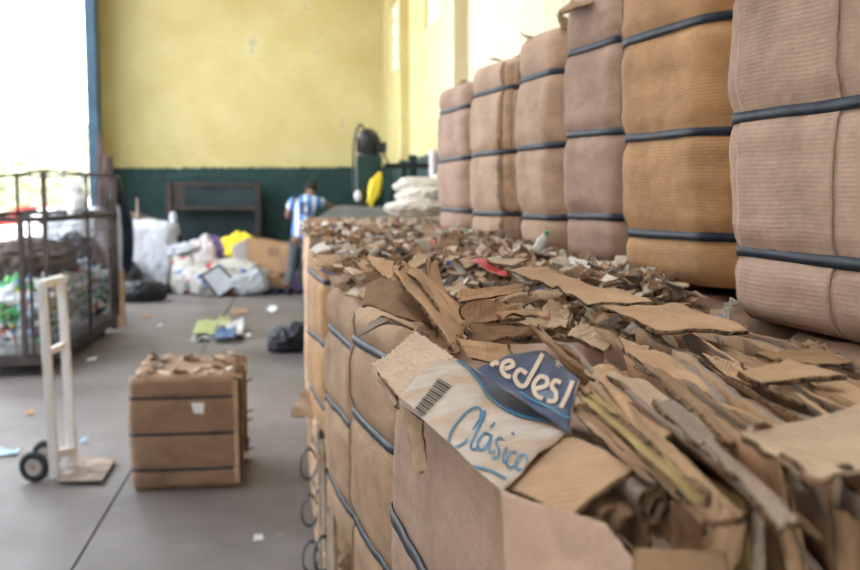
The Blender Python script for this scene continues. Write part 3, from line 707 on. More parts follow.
# sheets packed on edge: their upper edges run away from the camera
r = random.Random(21)
def edge_sheet(x0, x1, y0, y1, ztop, depth, m, seed, th=.005, lean=0.0, curl=0.0):
    """one board of the bale standing on edge from its near end (y0) to its far end (y1)"""
    rr = random.Random(seed); nu, nv = 26, 9; V = []; Fc = []
    for j in range(nv + 1):
        for i in range(nu + 1):
            u, v = i / nu, j / nv; y = y0 + (y1 - y0) * u
            x = x0 + (x1 - x0) * u + lean * v * depth + .006 * nz((u * 5, v * 1.5, 0), 1, seed) + curl * (1 - u) ** 4 * math.sin(v * 3)
            z = ztop - depth * v + (.010 * nz((u * 5, 1, 0), 1, seed) + .002 * nz((u * 24, 4, 0), 1, seed) if j == 0 else 0)
            if i == 0: y += .012 * nz((v * 6, 2, 0), 1, seed)
            V.append(Di @ Vector((x, y, z)))
    for j in range(nv):
        for i in range(nu): a = j * (nu + 1) + i; Fc.append((a, a + 1, a + nu + 2, a + nu + 1))
    o = mesh('edge_on_sheet', V, Fc, [M[m], M[rr.choice(['edge', 'sheet_tan', 'sheet_grey', 'sheet_brown'])]], bD)
    s = o.modifiers.new('board', 'SOLIDIFY'); s.thickness = th; s.offset = 0; s.material_offset_rim = 1
x = .266; k = 0
ms = ['sheet_tan', 'sheet_tan', 'sheet_yellow', 'sheet_tan', 'sheet_brown', 'sheet_tan', 'sheet_grey', 'sheet_tan', 'sheet_light', 'sheet_grey', 'sheet_brown', 'sheet_tan', 'sheet_grey', 'sheet_tan', 'sheet_grey', 'sheet_tan']
while x < .54 and k < 44:
    wide = r.random() < .35
    lean = r.uniform(.5, 1.1) if wide else r.uniform(.0, .45)
    edge_sheet(x - r.uniform(.0, .02), x + r.uniform(.0, .05), .640 + r.uniform(-.015, .03), 1.18 + r.uniform(-.12, .2), 1.424 + r.uniform(-.022, .014), .16 + r.uniform(-.02, .02), ms[k % len(ms)], 300 + k, r.choice([.003, .004, .005]), lean, r.uniform(-.015, .015))
    x += r.uniform(.006, .013); k += 1
# a few wide boards whose faces show, slanting to the right
for k, (q, m) in enumerate((
   ([(578, 384, 1.425), (604, 380, 1.43), (744, 516, 1.425), (700, 524, 1.41)], 'sheet_tan'),
   ([(578, 392, 1.432), (590, 394, 1.434), (710, 500, 1.43), (694, 506, 1.42)], 'sheet_yellow'),
   ([(568, 408, 1.412), (586, 400, 1.424), (690, 508, 1.418), (640, 470, 1.414)], 'sheet_tan'),
   ([(582, 366, 1.428), (612, 364, 1.432), (680, 430, 1.427), (650, 446, 1.425)], 'sheet_tan'),
   ([(604, 372, 1.436), (632, 374, 1.434), (716, 440, 1.43), (694, 446, 1.425)], 'sheet_light'),
   ([(652, 398, 1.438), (672, 402, 1.436), (778, 500, 1.43), (752, 506, 1.422)], 'sheet_grey'),
   ([(636, 364, 1.436), (656, 366, 1.436), (742, 436, 1.43), (726, 440, 1.43)], 'sheet_brown'),
   ([(700, 440, 1.436), (718, 446, 1.434), (800, 520, 1.43), (782, 530, 1.425)], 'sheet_grey'))):
    dpatch('top_sheet', q, m, th=.005, n=(10, 30), jag=.006, wob=.006, seed=80 + k, curl=.003)
# near ends turned down at the front
for k, (q, m) in enumerate((
   ([(676, 494, 0, .665), (708, 500, 0, .655), (700, 560, 0, .65), (676, 555, 0, .66)], 'sheet_brown'),
   ([(708, 506, 0, .65), (744, 516, 0, .642), (730, 600, 0, .635), (708, 590, 0, .645)], 'sheet_tan'),
   ([(752, 492, 0, .63), (766, 508, 0, .625), (768, 600, 0, .615), (750, 600, 0, .62)], 'sheet_grey'),
   ([(772, 498, 0, .625), (790, 512, 0, .615), (810, 600, 0, .60), (790, 600, 0, .605)], 'sheet_brown'),
   ([(832, 500, 0, .62), (862, 520, 0, .61), (862, 600, 0, .60), (836, 600, 0, .61)], 'sheet_brown'))):  # last end browned to deepen the shadow beneath the pale board
    dpatch('turned_down_end', q, m, th=.005, n=(10, 16), jag=.006, wob=.006, seed=90 + k, bend=.006)

# small stray items on top of the stack
M['film'] = mat('clear_film', (.9, .9, .88), .15); pb = M['film'].node_tree.nodes['Principled BSDF']
pb.inputs['Transmission Weight'].default_value = .9; pb.inputs['IOR'].default_value = 1.2
patch('plastic_film', [at(712, 318, Y=1.32), at(738, 298, Y=1.36), at(735, 330, Y=1.24), at(718, 348, Y=1.22)], M['film'], th=.0006, n=(16, 20), jag=.012, wob=.03, seed=101, edge=M['film'], label='crumpled clear plastic film sticking up at the foot of the nearest standing bale', cat='plastic film')
M['white'] = noisy('white_plastic', (.72, .74, .75), (.8, .82, .82), 20, .35, .05, .002)
def bottle_mb(mb, H=.2, rr=.03, mi=0):
    prof = [(0, .0), (rr * .9, .0), (rr, .012), (rr, H * .30), (rr * .92, H * .36), (rr, H * .42), (rr, H * .62), (rr * .75, H * .76), (rr * .38, H * .86), (rr * .36, H * .93)]
    n = 10; V = [Vector((p[0] * math.cos(2 * PI * k / n), p[0] * math.sin(2 * PI * k / n), p[1])) for p in prof for k in range(n)]
    mb.add(V, [(i * n + k, i * n + (k + 1) % n, (i + 1) * n + (k + 1) % n, (i + 1) * n + k) for i in range(len(prof) - 1) for k in range(n)], mi)
root = empty('plastic_bottle', at(536, 254, Y=2.62), label='small white plastic bottle lying near the foot of the third standing bale', cat='bottle'); root.location.z = 1.45
mb = MB(); bottle_mb(mb, .055, .012); mb.build('bottle_body', M['white'], root, True)
mb = MB(); mb.cyl((0, 0, .05), (0, 0, .058), .006); mb.build('bottle_cap', M['green'], root)
root.rotation_euler = (R(20), R(25), 0)
for k, (q, m, lab) in enumerate((([(468, 262, 0, 2.35), (476, 258, 0, 2.4), (512, 272, 0, 2.15), (506, 276, 0, 2.1)], 'red', 'red plastic strip lying among the scraps left of the long brown board'),
   ([(643, 276, 0, 1.98), (650, 275, 0, 2.0), (650, 281, 0, 1.95), (642, 280, 0, 1.95)], 'scrap_y', 'small orange-yellow paper scrap at the foot of the golden standing bale'),
   ([(531, 291, 0, 1.95), (541, 290, 0, 1.98), (543, 302, 0, 1.85), (533, 304, 0, 1.85)], 'bluep', 'small blue plastic scrap in the hollow between torn sheets'),
   ([(384, 231, 0, 4.2), (391, 230, 0, 4.3), (393, 235, 0, 4.1), (386, 236, 0, 4.1)], 'white', 'white paper scrap on the far litter'),
   )):
    if m == 'scrap_y': M['scrap_y'] = noisy('orange_paper', (.75, .4, .06), (.85, .5, .1), 20)
    patch('plastic_scrap' if m in ('red', 'bluep') else 'paper_scrap', [pt(c) for c in q], m, th=.001, n=(10, 6), jag=.006, wob=.012, seed=110 + k, edge=m, label=lab, cat='scrap')

# ================================================================== THE HALL'S CONTENTS
def on_floor(px, py): p = at(px, py, z=0); return p
# ---- bale on the floor
fl = at(127, 492, z=0); fr = at(233, 492, z=0)
fb_ = bale('cardboard_bale', (fl.x + .01, fl.y + .74), R(1), .74, fr.x - fl.x, .615, 0, [.115, .31, .505], 'kraft_brown', 61, 'single brown cardboard bale standing alone on the concrete floor, small white label on its front', None, rc=.035, torn=110, tearlen=.05, bulge=.008, squeeze=.006, strap_w=.013, topdip=.01)
# sheet ends on its right side, darker mix painting in that side's shade
mb = MB(); r = random.Random(4); W2 = (fr.x - fl.x) / 2
y = -.36
while y < .35:
    d = r.uniform(.008, .02); e = r.uniform(.0, .03)
    mb.box((W2 - .035 + e, y, .31 + r.uniform(-.01, .01)), (.08, d * .75, .60 * r.uniform(.93, 1.0)), Matrix.Rotation(r.uniform(-.15, .15), 3, 'Z'), r.choice([1, 1, 3, 0, 1, 3])); y += d
for k in range(36): scrap_into(mb, (W2 + r.uniform(0, .03), r.uniform(-.33, .35), r.uniform(.03, .6)), r.uniform(.03, .07), r.random(), r.choice([0, 1, 1, 3, 2]), 1.3)
mb.build('sheet_ends', SCRAPS[:6], fb_, False)
for (y, z) in ((-.3, .12), (-.1, .31), (.1, .32), (.0, .12), (.1, .5)): MB().tube([(W2 + .01, y, z), (W2 + .05, y - .01, z + .004), (W2 + .075, y - .02, z + .015)], .005, 6).build('strap_end', M['strap_loop'], fb_)
mb = MB(); V = [Vector((x, -.392, z)) for x, z in ((.045, .475), (.113, .475), (.108, .415), (.058, .418))]
mb.add(V, [(3, 2, 1, 0)]); mb.build('white_label', M['white'], fb_, label='small white paper label')

# ---- hand truck
M['truckp'] = noisy('chipped_white_paint', (.58, .56, .55), (.66, .64, .63), 14, .45, .15, .002)
N, L, b = nt(M['truckp']); v = coord(M['truckp']); f = tex_noise(M['truckp'], v, 18, 6, .75)
cc = ramp(M['truckp'], f, [(.0, (.62, .6, .6)), (.585, (.62, .6, .6)), (.60, (.62, .46, .06)), (.66, (.5, .36, .05)), (.69, (.10, .05, .03))]); L.new(cc, b.inputs['Base Color'])
M['rubber'] = noisy('tyre_rubber', (.018, .018, .02), (.035, .035, .038), 12, .75)
M['rust'] = noisy('rusty_plate', (.16, .10, .07), (.34, .28, .23), 9, .7, .3, .004)
hub_m = noisy('hub_grey', (.30, .28, .27), (.42, .4, .38), 12, .5)
bL = at(56, 479, z=.02); 
ht = empty('hand_truck', (bL.x, bL.y, 0), 0, label='white chipped-paint two-wheeled hand truck standing on the floor left of the lone bale', cat='hand truck')
def loc(px, py, Y): return at(px, py, Y=Y) - Vector((bL.x, bL.y, 0))
by = bL.y
A0, A1 = loc(55, 478, by), loc(42, 283, by + .10); B0, B1 = loc(73, 463, by + .22), loc(61, 277, by + .32)
for a, c in ((A0, A1), (B0, B1)):
    MB().beam(a, c, .045, .052, up=(0, 1, 0)).build('side_rail', M['truckp'], ht, bevel=.004)
MB().beam(A1 + Vector((-.02, 0, -.01)), B1 + Vector((.02, 0, -.01)), .045, .045).build('top_handle', M['truckp'], ht, bevel=.004)
t = .36; MB().beam(A1.lerp(A0, t), B1.lerp(B0, t), .03, .035).build('crossbar', M['truckp'], ht, bevel=.003)
MB().beam(A0 + Vector((0, 0, .13)), B0 + Vector((0, 0, .07)), .04, .05).build('crossbar', M['truckp'], ht, bevel=.003)
mb = MB(); pz = .03
P = [at(58, 480, z=pz), at(74, 456, z=pz), at(116, 458, z=pz), at(102, 480, z=pz)]
P = [p - Vector((bL.x, bL.y, 0)) for p in P]
mb.add([p for p in P] + [p - Vector((0, 0, .012)) for p in P], [(3, 2, 1, 0), (4, 5, 6, 7), (0, 1, 5, 4), (1, 2, 6, 5), (2, 3, 7, 6), (3, 0, 4, 7)])
mb.build('toe_plate', M['rust'], ht)
ax = (B0 - A0); ax.z = 0; axn = ax.normalized()
for s, (px, py, Y) in enumerate(((34, 467, by + .02), (46, 449, by + .30))):
    c = loc(px, py, Y); c.z = .088
    w_ = empty('wheel', c, 0); w_.parent = ht
    q = Vector((0, 0, 1)).cross(axn).normalized()
    pts = [q * .066 * math.cos(2 * PI * k / 28) + Vector((0, 0, .066)) * math.sin(2 * PI * k / 28) for k in range(28)]
    MB().tube(pts, .021, 10, closed=True).build('tyre', M['rubber'], w_, True)
    MB().cyl(-axn * .012, axn * .012, .052).build('hub', hub_m, w_)
    MB().cyl(-axn * .028, axn * .028, .013, 10).build('axle_nut', M['rust'], w_)
mb = MB(); a_ = loc(34, 467, by + .02); a_.z = .088; b2 = loc(46, 449, by + .30); b2.z = .088
mb.tube([a_, b2], .009, 8); mb.beam(a_.lerp(b2, .15), A0 + Vector((0, 0, .1)), .02); mb.beam(a_.lerp(b2, .85), B0 + Vector((0, 0, .1)), .02)
mb.build('axle', M['rust'], ht)

# ---- generic crumpled things
def lump(name, c, size, seed, m, parent=None, crease=.16, sub=5, flat=True, rz=0, mats=None, boxy=1.0, flare=0.0, **k):
    bm = bmesh.new(); bmesh.ops.create_icosphere(bm, subdivisions=sub, radius=1)
    for v in bm.verts:
        p = v.co.normalized()
        d = 1 + crease * (1.2 * nz(p * 1.3, 1, seed) + .8 * abs(nz(p * 2.7, 1, seed + 1)) + .8 * (.35 - abs(nz(p * 4.5, 1, seed + 2))) + .5 * (.35 - abs(nz(p * 9, 1, seed + 4))) + .22 * (.35 - abs(nz(p * 18, 1, seed + 5))))
        if boxy != 1: mx = max(abs(p.x), abs(p.y), abs(p.z)); p2 = p / mx; p = p.lerp(p2, boxy - 1) * .9
        q = p * d; q.x *= 1 + flare * q.z; q.x += flare * .3 * q.z
        v.co = Vector((q.x * size[0] / 2, q.y * size[1] / 2, (max(q.z, -.82) if flat else q.z) * size[2] / 2 + (.41 * size[2] if flat else 0)))
    me = bpy.data.meshes.new(name); bm.to_mesh(me); bm.free()
    me.materials.append(M[m] if isinstance(m, str) else m); me.polygons.foreach_set('use_smooth', [True] * len(me.polygons))
    o = bpy.data.objects.new(name, me); col.objects.link(o); o.location = c; o.rotation_euler = (0, 0, rz)
    if parent: o.parent = parent
    return tag(o, **k)
def plast(name, a, b_, rough=.45, sc=3): return noisy(name, a, b_, sc, rough, .6, .02)
M['sackw'] = plast('white_sack', (.36, .375, .42), (.47, .485, .53), .6)
M['sackp'] = plast('pinkish_sack', (.55, .5, .52), (.66, .6, .62), .6)
M['blackbag'] = plast('black_plastic', (.008, .008, .011), (.022, .022, .028), .32, 6)
M['purple'] = plast('purple_cloth', (.09, .06, .17), (.16, .11, .26), .8)
M['yellow'] = plast('yellow_cloth', (.75, .55, .02), (.85, .66, .06), .6)
M['navycloth'] = plast('navy_cloth', (.008, .01, .025), (.02, .024, .05), .85)
M['darksteel'] = noisy('dark_steel', (.018, .012, .012), (.045, .03, .026), 8, .55, .1)
M['boxc'] = cardboard('box_board', (.40, .24, .13), 2, .02, .1, .8, False)
M['boxd'] = noisy('box_print', (.22, .13, .08), (.27, .165, .10), 10, .8)
mixp = mat('printed_film', (.7, .68, .66), .45); N, L, b = nt(mixp); v = coord(mixp)
f = tex_noise(mixp, v, 5.5, 4, .6); g2 = tex_noise(mixp, coord(mixp, (1.3, .8, 1.7)), 2.4, 2, .5)
c = ramp(mixp, f, [(.37, (.03, .10, .38)), (.40, (.50, .47, .42)), (.61, (.54, .52, .48)), (.64, (.05, .14, .42))])
c = mixc(mixp, ramp(mixp, g2, [(.60, (0, 0, 0)), (.62, (1, 1, 1))]), c, (.45, .05, .04))
L.new(c, b.inputs['Base Color']); L.new(bump(mixp, f, .6, .03), b.inputs['Normal']); M['film_print'] = mixp

def fl_at(px, py, dz=0):
    p = at(px, py, z=0)
    if p.y > 17.2: p = at(px, py, Y=17.2)
    return Vector((p.x, p.y, dz))
# printed plastic heap with the black-bordered white panel
hp = fl_at(222, 297)
lump('plastic_film_bundle', hp + Vector((.02, .45, 0)), (1.15, .8, .62), 3, 'film_print', crease=.22, sub=5, label='large bundle of white printed plastic film with blue and red marks on the floor', cat='plastic bundle')
lump('plastic_film_bundle', hp + Vector((.36, .25, 0)), (.65, .5, .45), 8, 'sackw', crease=.25, label='white crumpled film drooping at the right of the printed bundle', cat='plastic bundle')
root = empty('framed_panel', (0, 0, 0), label='square off-white panel with a black border leaning on the printed bundle', cat='panel')
q = [at(203, 276, Y=hp.y - .02), at(219, 267, Y=hp.y + .06), at(236, 284, Y=hp.y + .0), at(219, 296, Y=hp.y - .1)]
def tilted(name, q, m, th, parent, grow=1.0, lift=0.0):
    c = sum(q, Vector()) / 4; n_ = (q[2] - q[0]).cross(q[3] - q[1]).normalized()
    if n_.y > 0: n_ = -n_
    P = [c + (p - c) * grow + n_ * lift for p in q]; mb = MB(); mb.add(P + [p - n_ * th for p in P], [(0, 1, 2, 3), (7, 6, 5, 4), (0, 4, 5, 1), (1, 5, 6, 2), (2, 6, 7, 3), (3, 7, 4, 0)])
    return mb.build(name, m, parent)
tilted('black_border', q, M['darksteel'], .03, root, 1.22); tilted('white_face', q, M['sackw'], .008, root, 1.0, .008)
lump('shopping_sack', fl_at(200, 283) + Vector((0, .5, 0)), (.42, .4, .98), 12, 'sackp', crease=.28, boxy=1.4, label='pinkish white sack standing upright behind the printed bundle, right of the dark rack post', cat='sack')
lump('cloth_heap', fl_at(222, 280) + Vector((.1, .8, 0)), (.95, .5, .98), 13, 'purple', crease=.3, boxy=1.3, label='purple cloth heap behind the printed bundle', cat='cloth')
lump('cloth_heap', fl_at(238, 280) + Vector((-.02, .45, .42)), (.36, .26, .34), 14, 'yellow', crease=.45, flat=False, label='bright yellow jacket lying on the heap beside the big carton', cat='jacket').location.z = .72
lump('cloth_heap', fl_at(182, 285) + Vector((0, .4, 0)), (.42, .4, .75), 15, 'film_print', label='small colourful heap of packaging at the foot of the dark rack', cat='heap')
lump('plastic_bag', fl_at(184, 262) + Vector((.03, -.2, 0)), (.40, .3, .16), 16, 'sackw', crease=.4, flat=False, label='light blue-white bag on top of the colourful heap by the rack', cat='bag').location.z = .72
lump('cloth_heap', fl_at(238, 287) + Vector((0, .6, 0)), (.8, .5, .62), 17, 'navycloth', label='dark cloth under the yellow jacket', cat='cloth')
# big carton
root = empty('cardboard_box', (0, 0, 0), label='big open brown carton with a dark printed square, left of the man', cat='box')
yb = 17.4
q = [at(247, 238, Y=yb), at(289, 245, Y=yb - .1), at(289, 274, Y=yb - .1), at(248, 268, Y=yb)]
mb = MB(); off = Vector((.1, .45, 0)); 
def slab(P, th=.01):
    n_ = (P[1] - P[0]).cross(P[2] - P[0]).normalized(); m_ = MB(); m_.add([*P] + [p - n_ * th for p in P], [(0, 1, 2, 3), (7, 6, 5, 4), (0, 4, 5, 1), (1, 5, 6, 2), (2, 6, 7, 3), (3, 7, 4, 0)]); return m_
slab(q).build('front_side', M['boxc'], root)
q2 = [p + off for p in q]; slab(q2).build('back_side', M['boxc'], root)
slab([q[0], q2[0], q2[3], q[3]]).build('end_side', M['boxc'], root); slab([q[1], q2[1], q2[2], q[2]]).build('end_side', M['boxc'], root)
slab([q[3], q[2], q2[2], q2[3]]).build('base_side', M['boxc'], root)
slab([q[0], q[0] + Vector((-.22, -.12, -.12)), q[3] + Vector((-.2, -.12, .02)), q[3]]).build('open_flap', M['sackp'], root)
tilted('printed_square', [at(268, 246.5, Y=yb - .06), at(279, 248, Y=yb - .09), at(279, 257, Y=yb - .09), at(268, 256, Y=yb - .06)], M['boxd'], .004, root, 1, .006)
# support below the box: folded cardboard heap
r = random.Random(8)
for k, (px, py, w_, d_, h_, lab) in enumerate(((262, 285, .9, .6, .40, 'pile of crumpled brown paper under the big carton'), (278, 290, .5, .35, .32, 'crumpled tan packing paper beside the man\'s feet'))):
    lump('brown_paper', fl_at(px, py) + Vector((0, .3, 0)), (w_, d_, h_), 30 + k, 'boxc', crease=.3, label=lab, cat='paper')
for k, (px, py, m, sz, lab) in enumerate(((272, 291, 'navycloth', (.34, .16, .12), 'black shoe lying left of the man\'s feet'), (312, 288, 'navycloth', (.5, .3, .2), 'dark rag on the floor behind the golden bale'), (306, 283, 'purple', (.4, .3, .42), 'dull purple cloth on the floor right of the man'))):
    lump('dark_rag' if k else 'shoe', fl_at(px, py), sz, 40 + k, m, crease=.2, sub=3, label=lab, cat='shoe' if not k else 'cloth')

# ---- white sack, black bags, dark rack by the back wall
lump('bulk_sack', fl_at(143, 284) + Vector((0, .45, 0)), (.92, .5, 1.30), 21, 'sackw', crease=.16, boxy=1.5, flare=.22, label='big white woven sack standing upright in front of the dark green wall', cat='sack')
lump('sack_ear', fl_at(163, 284) + Vector((.13, .45, .9)), (.10, .10, .30), 22, 'sackw', crease=.25, sub=4, flat=False, parent=None, label='twisted top corner of cloth at the right edge of the white sack', cat='cloth').location.z = 1.12
lump('rubbish_bag', fl_at(140, 303) + Vector((0, .2, 0)), (.68, .4, .34), 23, 'blackbag', crease=.25, label='black rubbish bag lying on the floor in front of the white sack', cat='bag')
lump('rubbish_bag', fl_at(128, 298) + Vector((-.05, .3, 0)), (.38, .4, .6), 24, 'blackbag', crease=.25, label='tall black rubbish bag beside the wooden cage post', cat='bag')
lump('rubbish_bag', fl_at(170, 288) + Vector((.05, .6, 0)), (.3, .4, .95), 25, 'navycloth', crease=.2, label='dark blue-black bag between white sack and rack', cat='bag')
lump('rubbish_bag', fl_at(291, 354) + Vector((.03, .22, 0)), (.48, .42, .30), 26, 'blackbag', crease=.25, sub=5, label='black plastic bag lying on the floor against the long stack', cat='bag')
rk = empty('steel_rack', (0, 0, 0), label='dark brown low steel rack standing against the green wall', cat='rack')
yr = 18.4
a = at(168, 182, Y=yr); b_ = at(257, 184, Y=yr); zz = a.z
for x in (a.x, b_.x): MB().beam((x, yr, 0), (x, yr, zz), .09, .09).build('post', M['darksteel'], rk); MB().beam((x, yr + .5, 0), (x, yr + .5, zz), .07, .07).build('post', M['darksteel'], rk)
for z in (zz - .03, zz - .42, .35):
    for yy in (yr, yr + .5): MB().beam((a.x, yy, z), (b_.x, yy, z - .02), .04, .06).build('rail', M['darksteel'], rk)
MB().box(((a.x + b_.x) / 2, yr + .25, zz - .42), (b_.x - a.x, .48, .02)).build('shelf', M['darksteel'], rk)
MB().box(((a.x + b_.x) / 2, yr + .52, zz / 2), (b_.x - a.x, .012, zz - .1)).build('back_panel', noisy('dark_sheet', (.012, .028, .03), (.025, .045, .05), 4, .6), rk)
MB().box((a.x + .14, yr + .02, zz - .22), (.22, .02, .38)).build('corner_plate', M['darksteel'], rk)
stk = empty('wooden_stick', (at(137, 225, Y=17.9).x, 17.9, 0), label='thin stick standing upright behind the white sack', cat='stick'); MB().cyl((0, 0, 0), (0, .1, 1.5), .02, 8).build('shaft', M['rust'], stk)
pl = empty('wooden_plank', (0, 0, 0), label='dark board leaning across the top of the white sack', cat='plank'); MB().beam(at(124, 213, Y=17.95), at(167, 224, Y=18.36), .03, .10).build('board', M['rust'], pl)

# ---- floor litter
def litter(name, px, py, w_, d_, m, lab, seed, h=.02, cat='litter'):
    p = at(px, py, z=0)
    q = [(p.x - w_ / 2, p.y - d_ / 2, .012), (p.x + w_ / 2, p.y - d_ / 2 * .7, .012 + h * .3), (p.x + w_ / 2 * .8, p.y + d_ / 2, .012 + h), (p.x - w_ / 2 * .7, p.y + d_ / 2 * .8, .012 + h * .5)]
    return patch(name, q, m, th=.003, n=(16, 14), jag=min(w_, d_) * .12, wob=h, seed=seed, edge=m, label=lab, cat=cat)
M['lime'] = plast('lime_film', (.30, .34, .12), (.42, .45, .24), .4)
M['greyfilm'] = plast('grey_film', (.5, .5, .5), (.66, .65, .63), .4)
M['bluefilm'] = plast('blue_film', (.03, .07, .2), (.06, .12, .3), .4)
p = at(220, 340, z=0)
wr = litter('plastic_wrapper', 220, 335, .62, 1.3, 'greyfilm', 'flattened plastic wrapper with lime green and blue areas on the floor behind the lone bale', 200, .09)
wi = wr.matrix_basis.inverted()
for (px0, py0, px1, py1, m, nm) in ((192, 320, 216, 334, 'lime', 'green_area'), (212, 327, 236, 337, 'bluefilm', 'blue_area'), (214, 316, 228, 326, 'lime', 'green_area')):
    q = [at(px0, py1, z=.07), at(px1, py1, z=.08), at(px1, py0, z=.12), at(px0 + 6, py0, z=.12)]
    patch(nm, [wi @ v for v in q], m, wr, th=.004, n=(10, 10), jag=.03, wob=.03, seed=int(px0), edge=m)
for k, (px, py, w_, d_, m, nm, lab) in enumerate((
   (272, 311, .14, .3, 'white', 'plastic_cup', 'small white cup lying on the floor left of the golden bale'),
   (247, 337, .09, .2, 'white', 'paper_scrap', 'white paper scrap touching the right tip of the flattened wrapper'),
   (240, 313, .25, .35, 'boxc', 'cardboard_scrap', 'brown scrap on the floor behind the flattened wrapper'),
   (146, 317, .14, .3, 'boxc', 'cardboard_scrap', 'brown scrap on the floor right of the wooden cage post'),
   (92, 361, .09, .16, 'white', 'paper_scrap', 'white scrap on the floor behind the hand truck'),
   (6, 455, .16, .12, 'cyanp', 'paper_scrap', 'pale blue paper scrap on the floor at the left edge of the photo'),
   (84, 444, .05, .06, 'cyanp', 'paper_scrap', 'tiny blue scrap on the floor right of the hand truck rails'),
   (258, 540, .05, .04, 'white', 'paper_scrap', 'tiny white scrap on the bare floor near the lower edge of the photo'),
   (30, 415, .06, .08, 'boxc', 'cardboard_scrap', 'small brown scrap on the floor behind the hand truck wheels'),
   (160, 327, .06, .1, 'white', 'paper_scrap', 'small pale scrap on the floor between cage and flattened wrapper'),
   (308, 408, .10, .12, 'sheet_light', 'paper_scrap', 'crumpled tan paper caught at the foot of the golden upper bale'))):
    if m == 'cyanp': M.setdefault('cyanp', noisy('pale_blue_paper', (.35, .55, .68), (.45, .65, .78), 9))
    if px == 308:
        c = at(306, 405, Y=4.0); patch(nm, [c + Vector(v) for v in ((-.06, 0, -.05), (.03, 0, -.06), (.05, .05, .05), (-.02, .05, .06))], m, th=.003, n=(10, 10), jag=.02, wob=.04, seed=9, label=lab, cat='scrap'); continue
    litter(nm, px, py, w_, d_, m, lab, 210 + k, .05 if m == 'white' and px == 272 else .02, 'scrap')
#PART3
M['darknet'] = plast('dark_net', (.05, .035, .03), (.09, .065, .055), .9)
# ---- wheeled cage full of bottles
cg = empty('wheeled_cage', (0, 0, 0), label='dark wheeled cage cart with wire sides at the left edge, full of empty plastic bottles', cat='cage cart')
n0 = at(43, 171, Y=9.8); f0 = at(113, 177, Y=12.8); CT = n0.z; CX0, CX1, CY0, CY1 = XL + .12, n0.x, 9.8, 12.8
CXF = f0.x
bz = .20
mb = MB(); mb.add([Vector((CX0, CY0 - .1, bz)), Vector((CX1, CY0, bz)), Vector((CXF, CY1, bz)), Vector((CX0, CY1, bz))] + [Vector((CX0, CY0 - .1, bz - .09)), Vector((CX1, CY0, bz - .09)), Vector((CXF, CY1, bz - .09)), Vector((CX0, CY1, bz - .09))], [(0, 1, 2, 3), (7, 6, 5, 4), (0, 4, 5, 1), (1, 5, 6, 2), (2, 6, 7, 3), (3, 7, 4, 0)])
mb.build('platform', M['darksteel'], cg)
mid = 1.37
def cpost(x, y, z1, w_=.035, nm='post', m='darksteel'): return MB().beam((x, y, bz), (x, y, z1), w_, w_).build(nm, M[m], cg)
cpost(CX1, CY0, CT, .04); cpost(CXF, CY1, CT + .02, .06); cpost((CX1 + CXF) / 2 + .03, (CY0 + CY1) / 2, CT, .03); cpost(CX0 + .02, CY0 - .08, CT - .1)
pp = at(83, 210, Y=11.6); cpost(CX0 + .02, CY1, CT)
px18 = at(20, 220, Y=9.75).x; cpost(px18, 9.76, mid, .045); cpost(at(29, 220, Y=9.78).x, 9.78, mid, .03)
for z, w_ in ((CT, .022), (mid, .05)):
    for a, b_ in (((CX1, CY0, z), (CXF, CY1, z - (.0 if z > 1.5 else .03))), ((CX1, CY0, z), (CX0, CY0 - .08, z - (.13 if z > 1.5 else 0))), ((CXF, CY1, z), (CX0, CY1, z)), ((CX0, CY0, z), (CX0, CY1, z))):
        MB().beam(a, b_, w_, w_).build('rail', M['darksteel'], cg)
mb = MB(); 
for k in range(1, 15):
    z = bz + (mid - bz) * k / 15; mb.beam((CX1, CY0, z), (CXF, CY1, z), .006); mb.beam((CX1, CY0, z), (CX0, CY0 - .08, z), .006)
for k in range(1, 34):
    t = k / 34; mb.beam((CX1 + (CXF - CX1) * t, CY0 + (CY1 - CY0) * t, bz), (CX1 + (CXF - CX1) * t, CY0 + (CY1 - CY0) * t, mid), .006)
for k in range(1, 11): t = k / 11; mb.beam((CX1 + (CX0 - CX1) * t, CY0 - .08 * t, bz), (CX1 + (CX0 - CX1) * t, CY0 - .08 * t, mid), .006)
mb.build('wire_mesh', M['darksteel'], cg, kind='stuff')
for (x, y) in ((CX1 - .1, CY0 + .4), (CXF - .12, CY1 - .3), (CX0 + .3, CY0 + .3), (CX0 + .3, CY1 - .3)):
    w_ = MB(); w_.cyl((x - .025, y, .07), (x + .025, y, .07), .07); o = w_.build('caster_wheel', M['rubber'], cg)
    MB().beam((x, y, .07), (x, y, bz - .08), .03, .05).build('caster_fork', M['darksteel'], cg)
# bottles: every one an object
def btl_mat(name, rgb, tr=.55):
    m = mat(name, rgb, .15, 0, .6); m.node_tree.nodes['Principled BSDF'].inputs['Transmission Weight'].default_value = tr
    m.node_tree.nodes['Principled BSDF'].inputs['IOR'].default_value = 1.15; return m
BM = [btl_mat('clear_bottle', (.72, .76, .82), .25), btl_mat('green_bottle', (.16, .46, .18), .3), btl_mat('blue_tint_bottle', (.5, .6, .78), .25), mat('white_bottle', (.62, .62, .64), .4)]
caps = [M['red'], M['bluep'], M['green'], M['white'], M['yellow']]
labm = [M['red'], M['white'], M['green'], M['bluep']]
names = [('clear empty drink bottle in the heap inside the wheeled cage', 'clear bottles in the cage'), ('green empty drink bottle in the heap inside the wheeled cage', 'green bottles in the cage'),
         ('bluish empty drink bottle in the heap inside the wheeled cage', 'bluish bottles in the cage'), ('white empty bottle in the heap inside the wheeled cage', 'white bottles in the cage')]
var = []
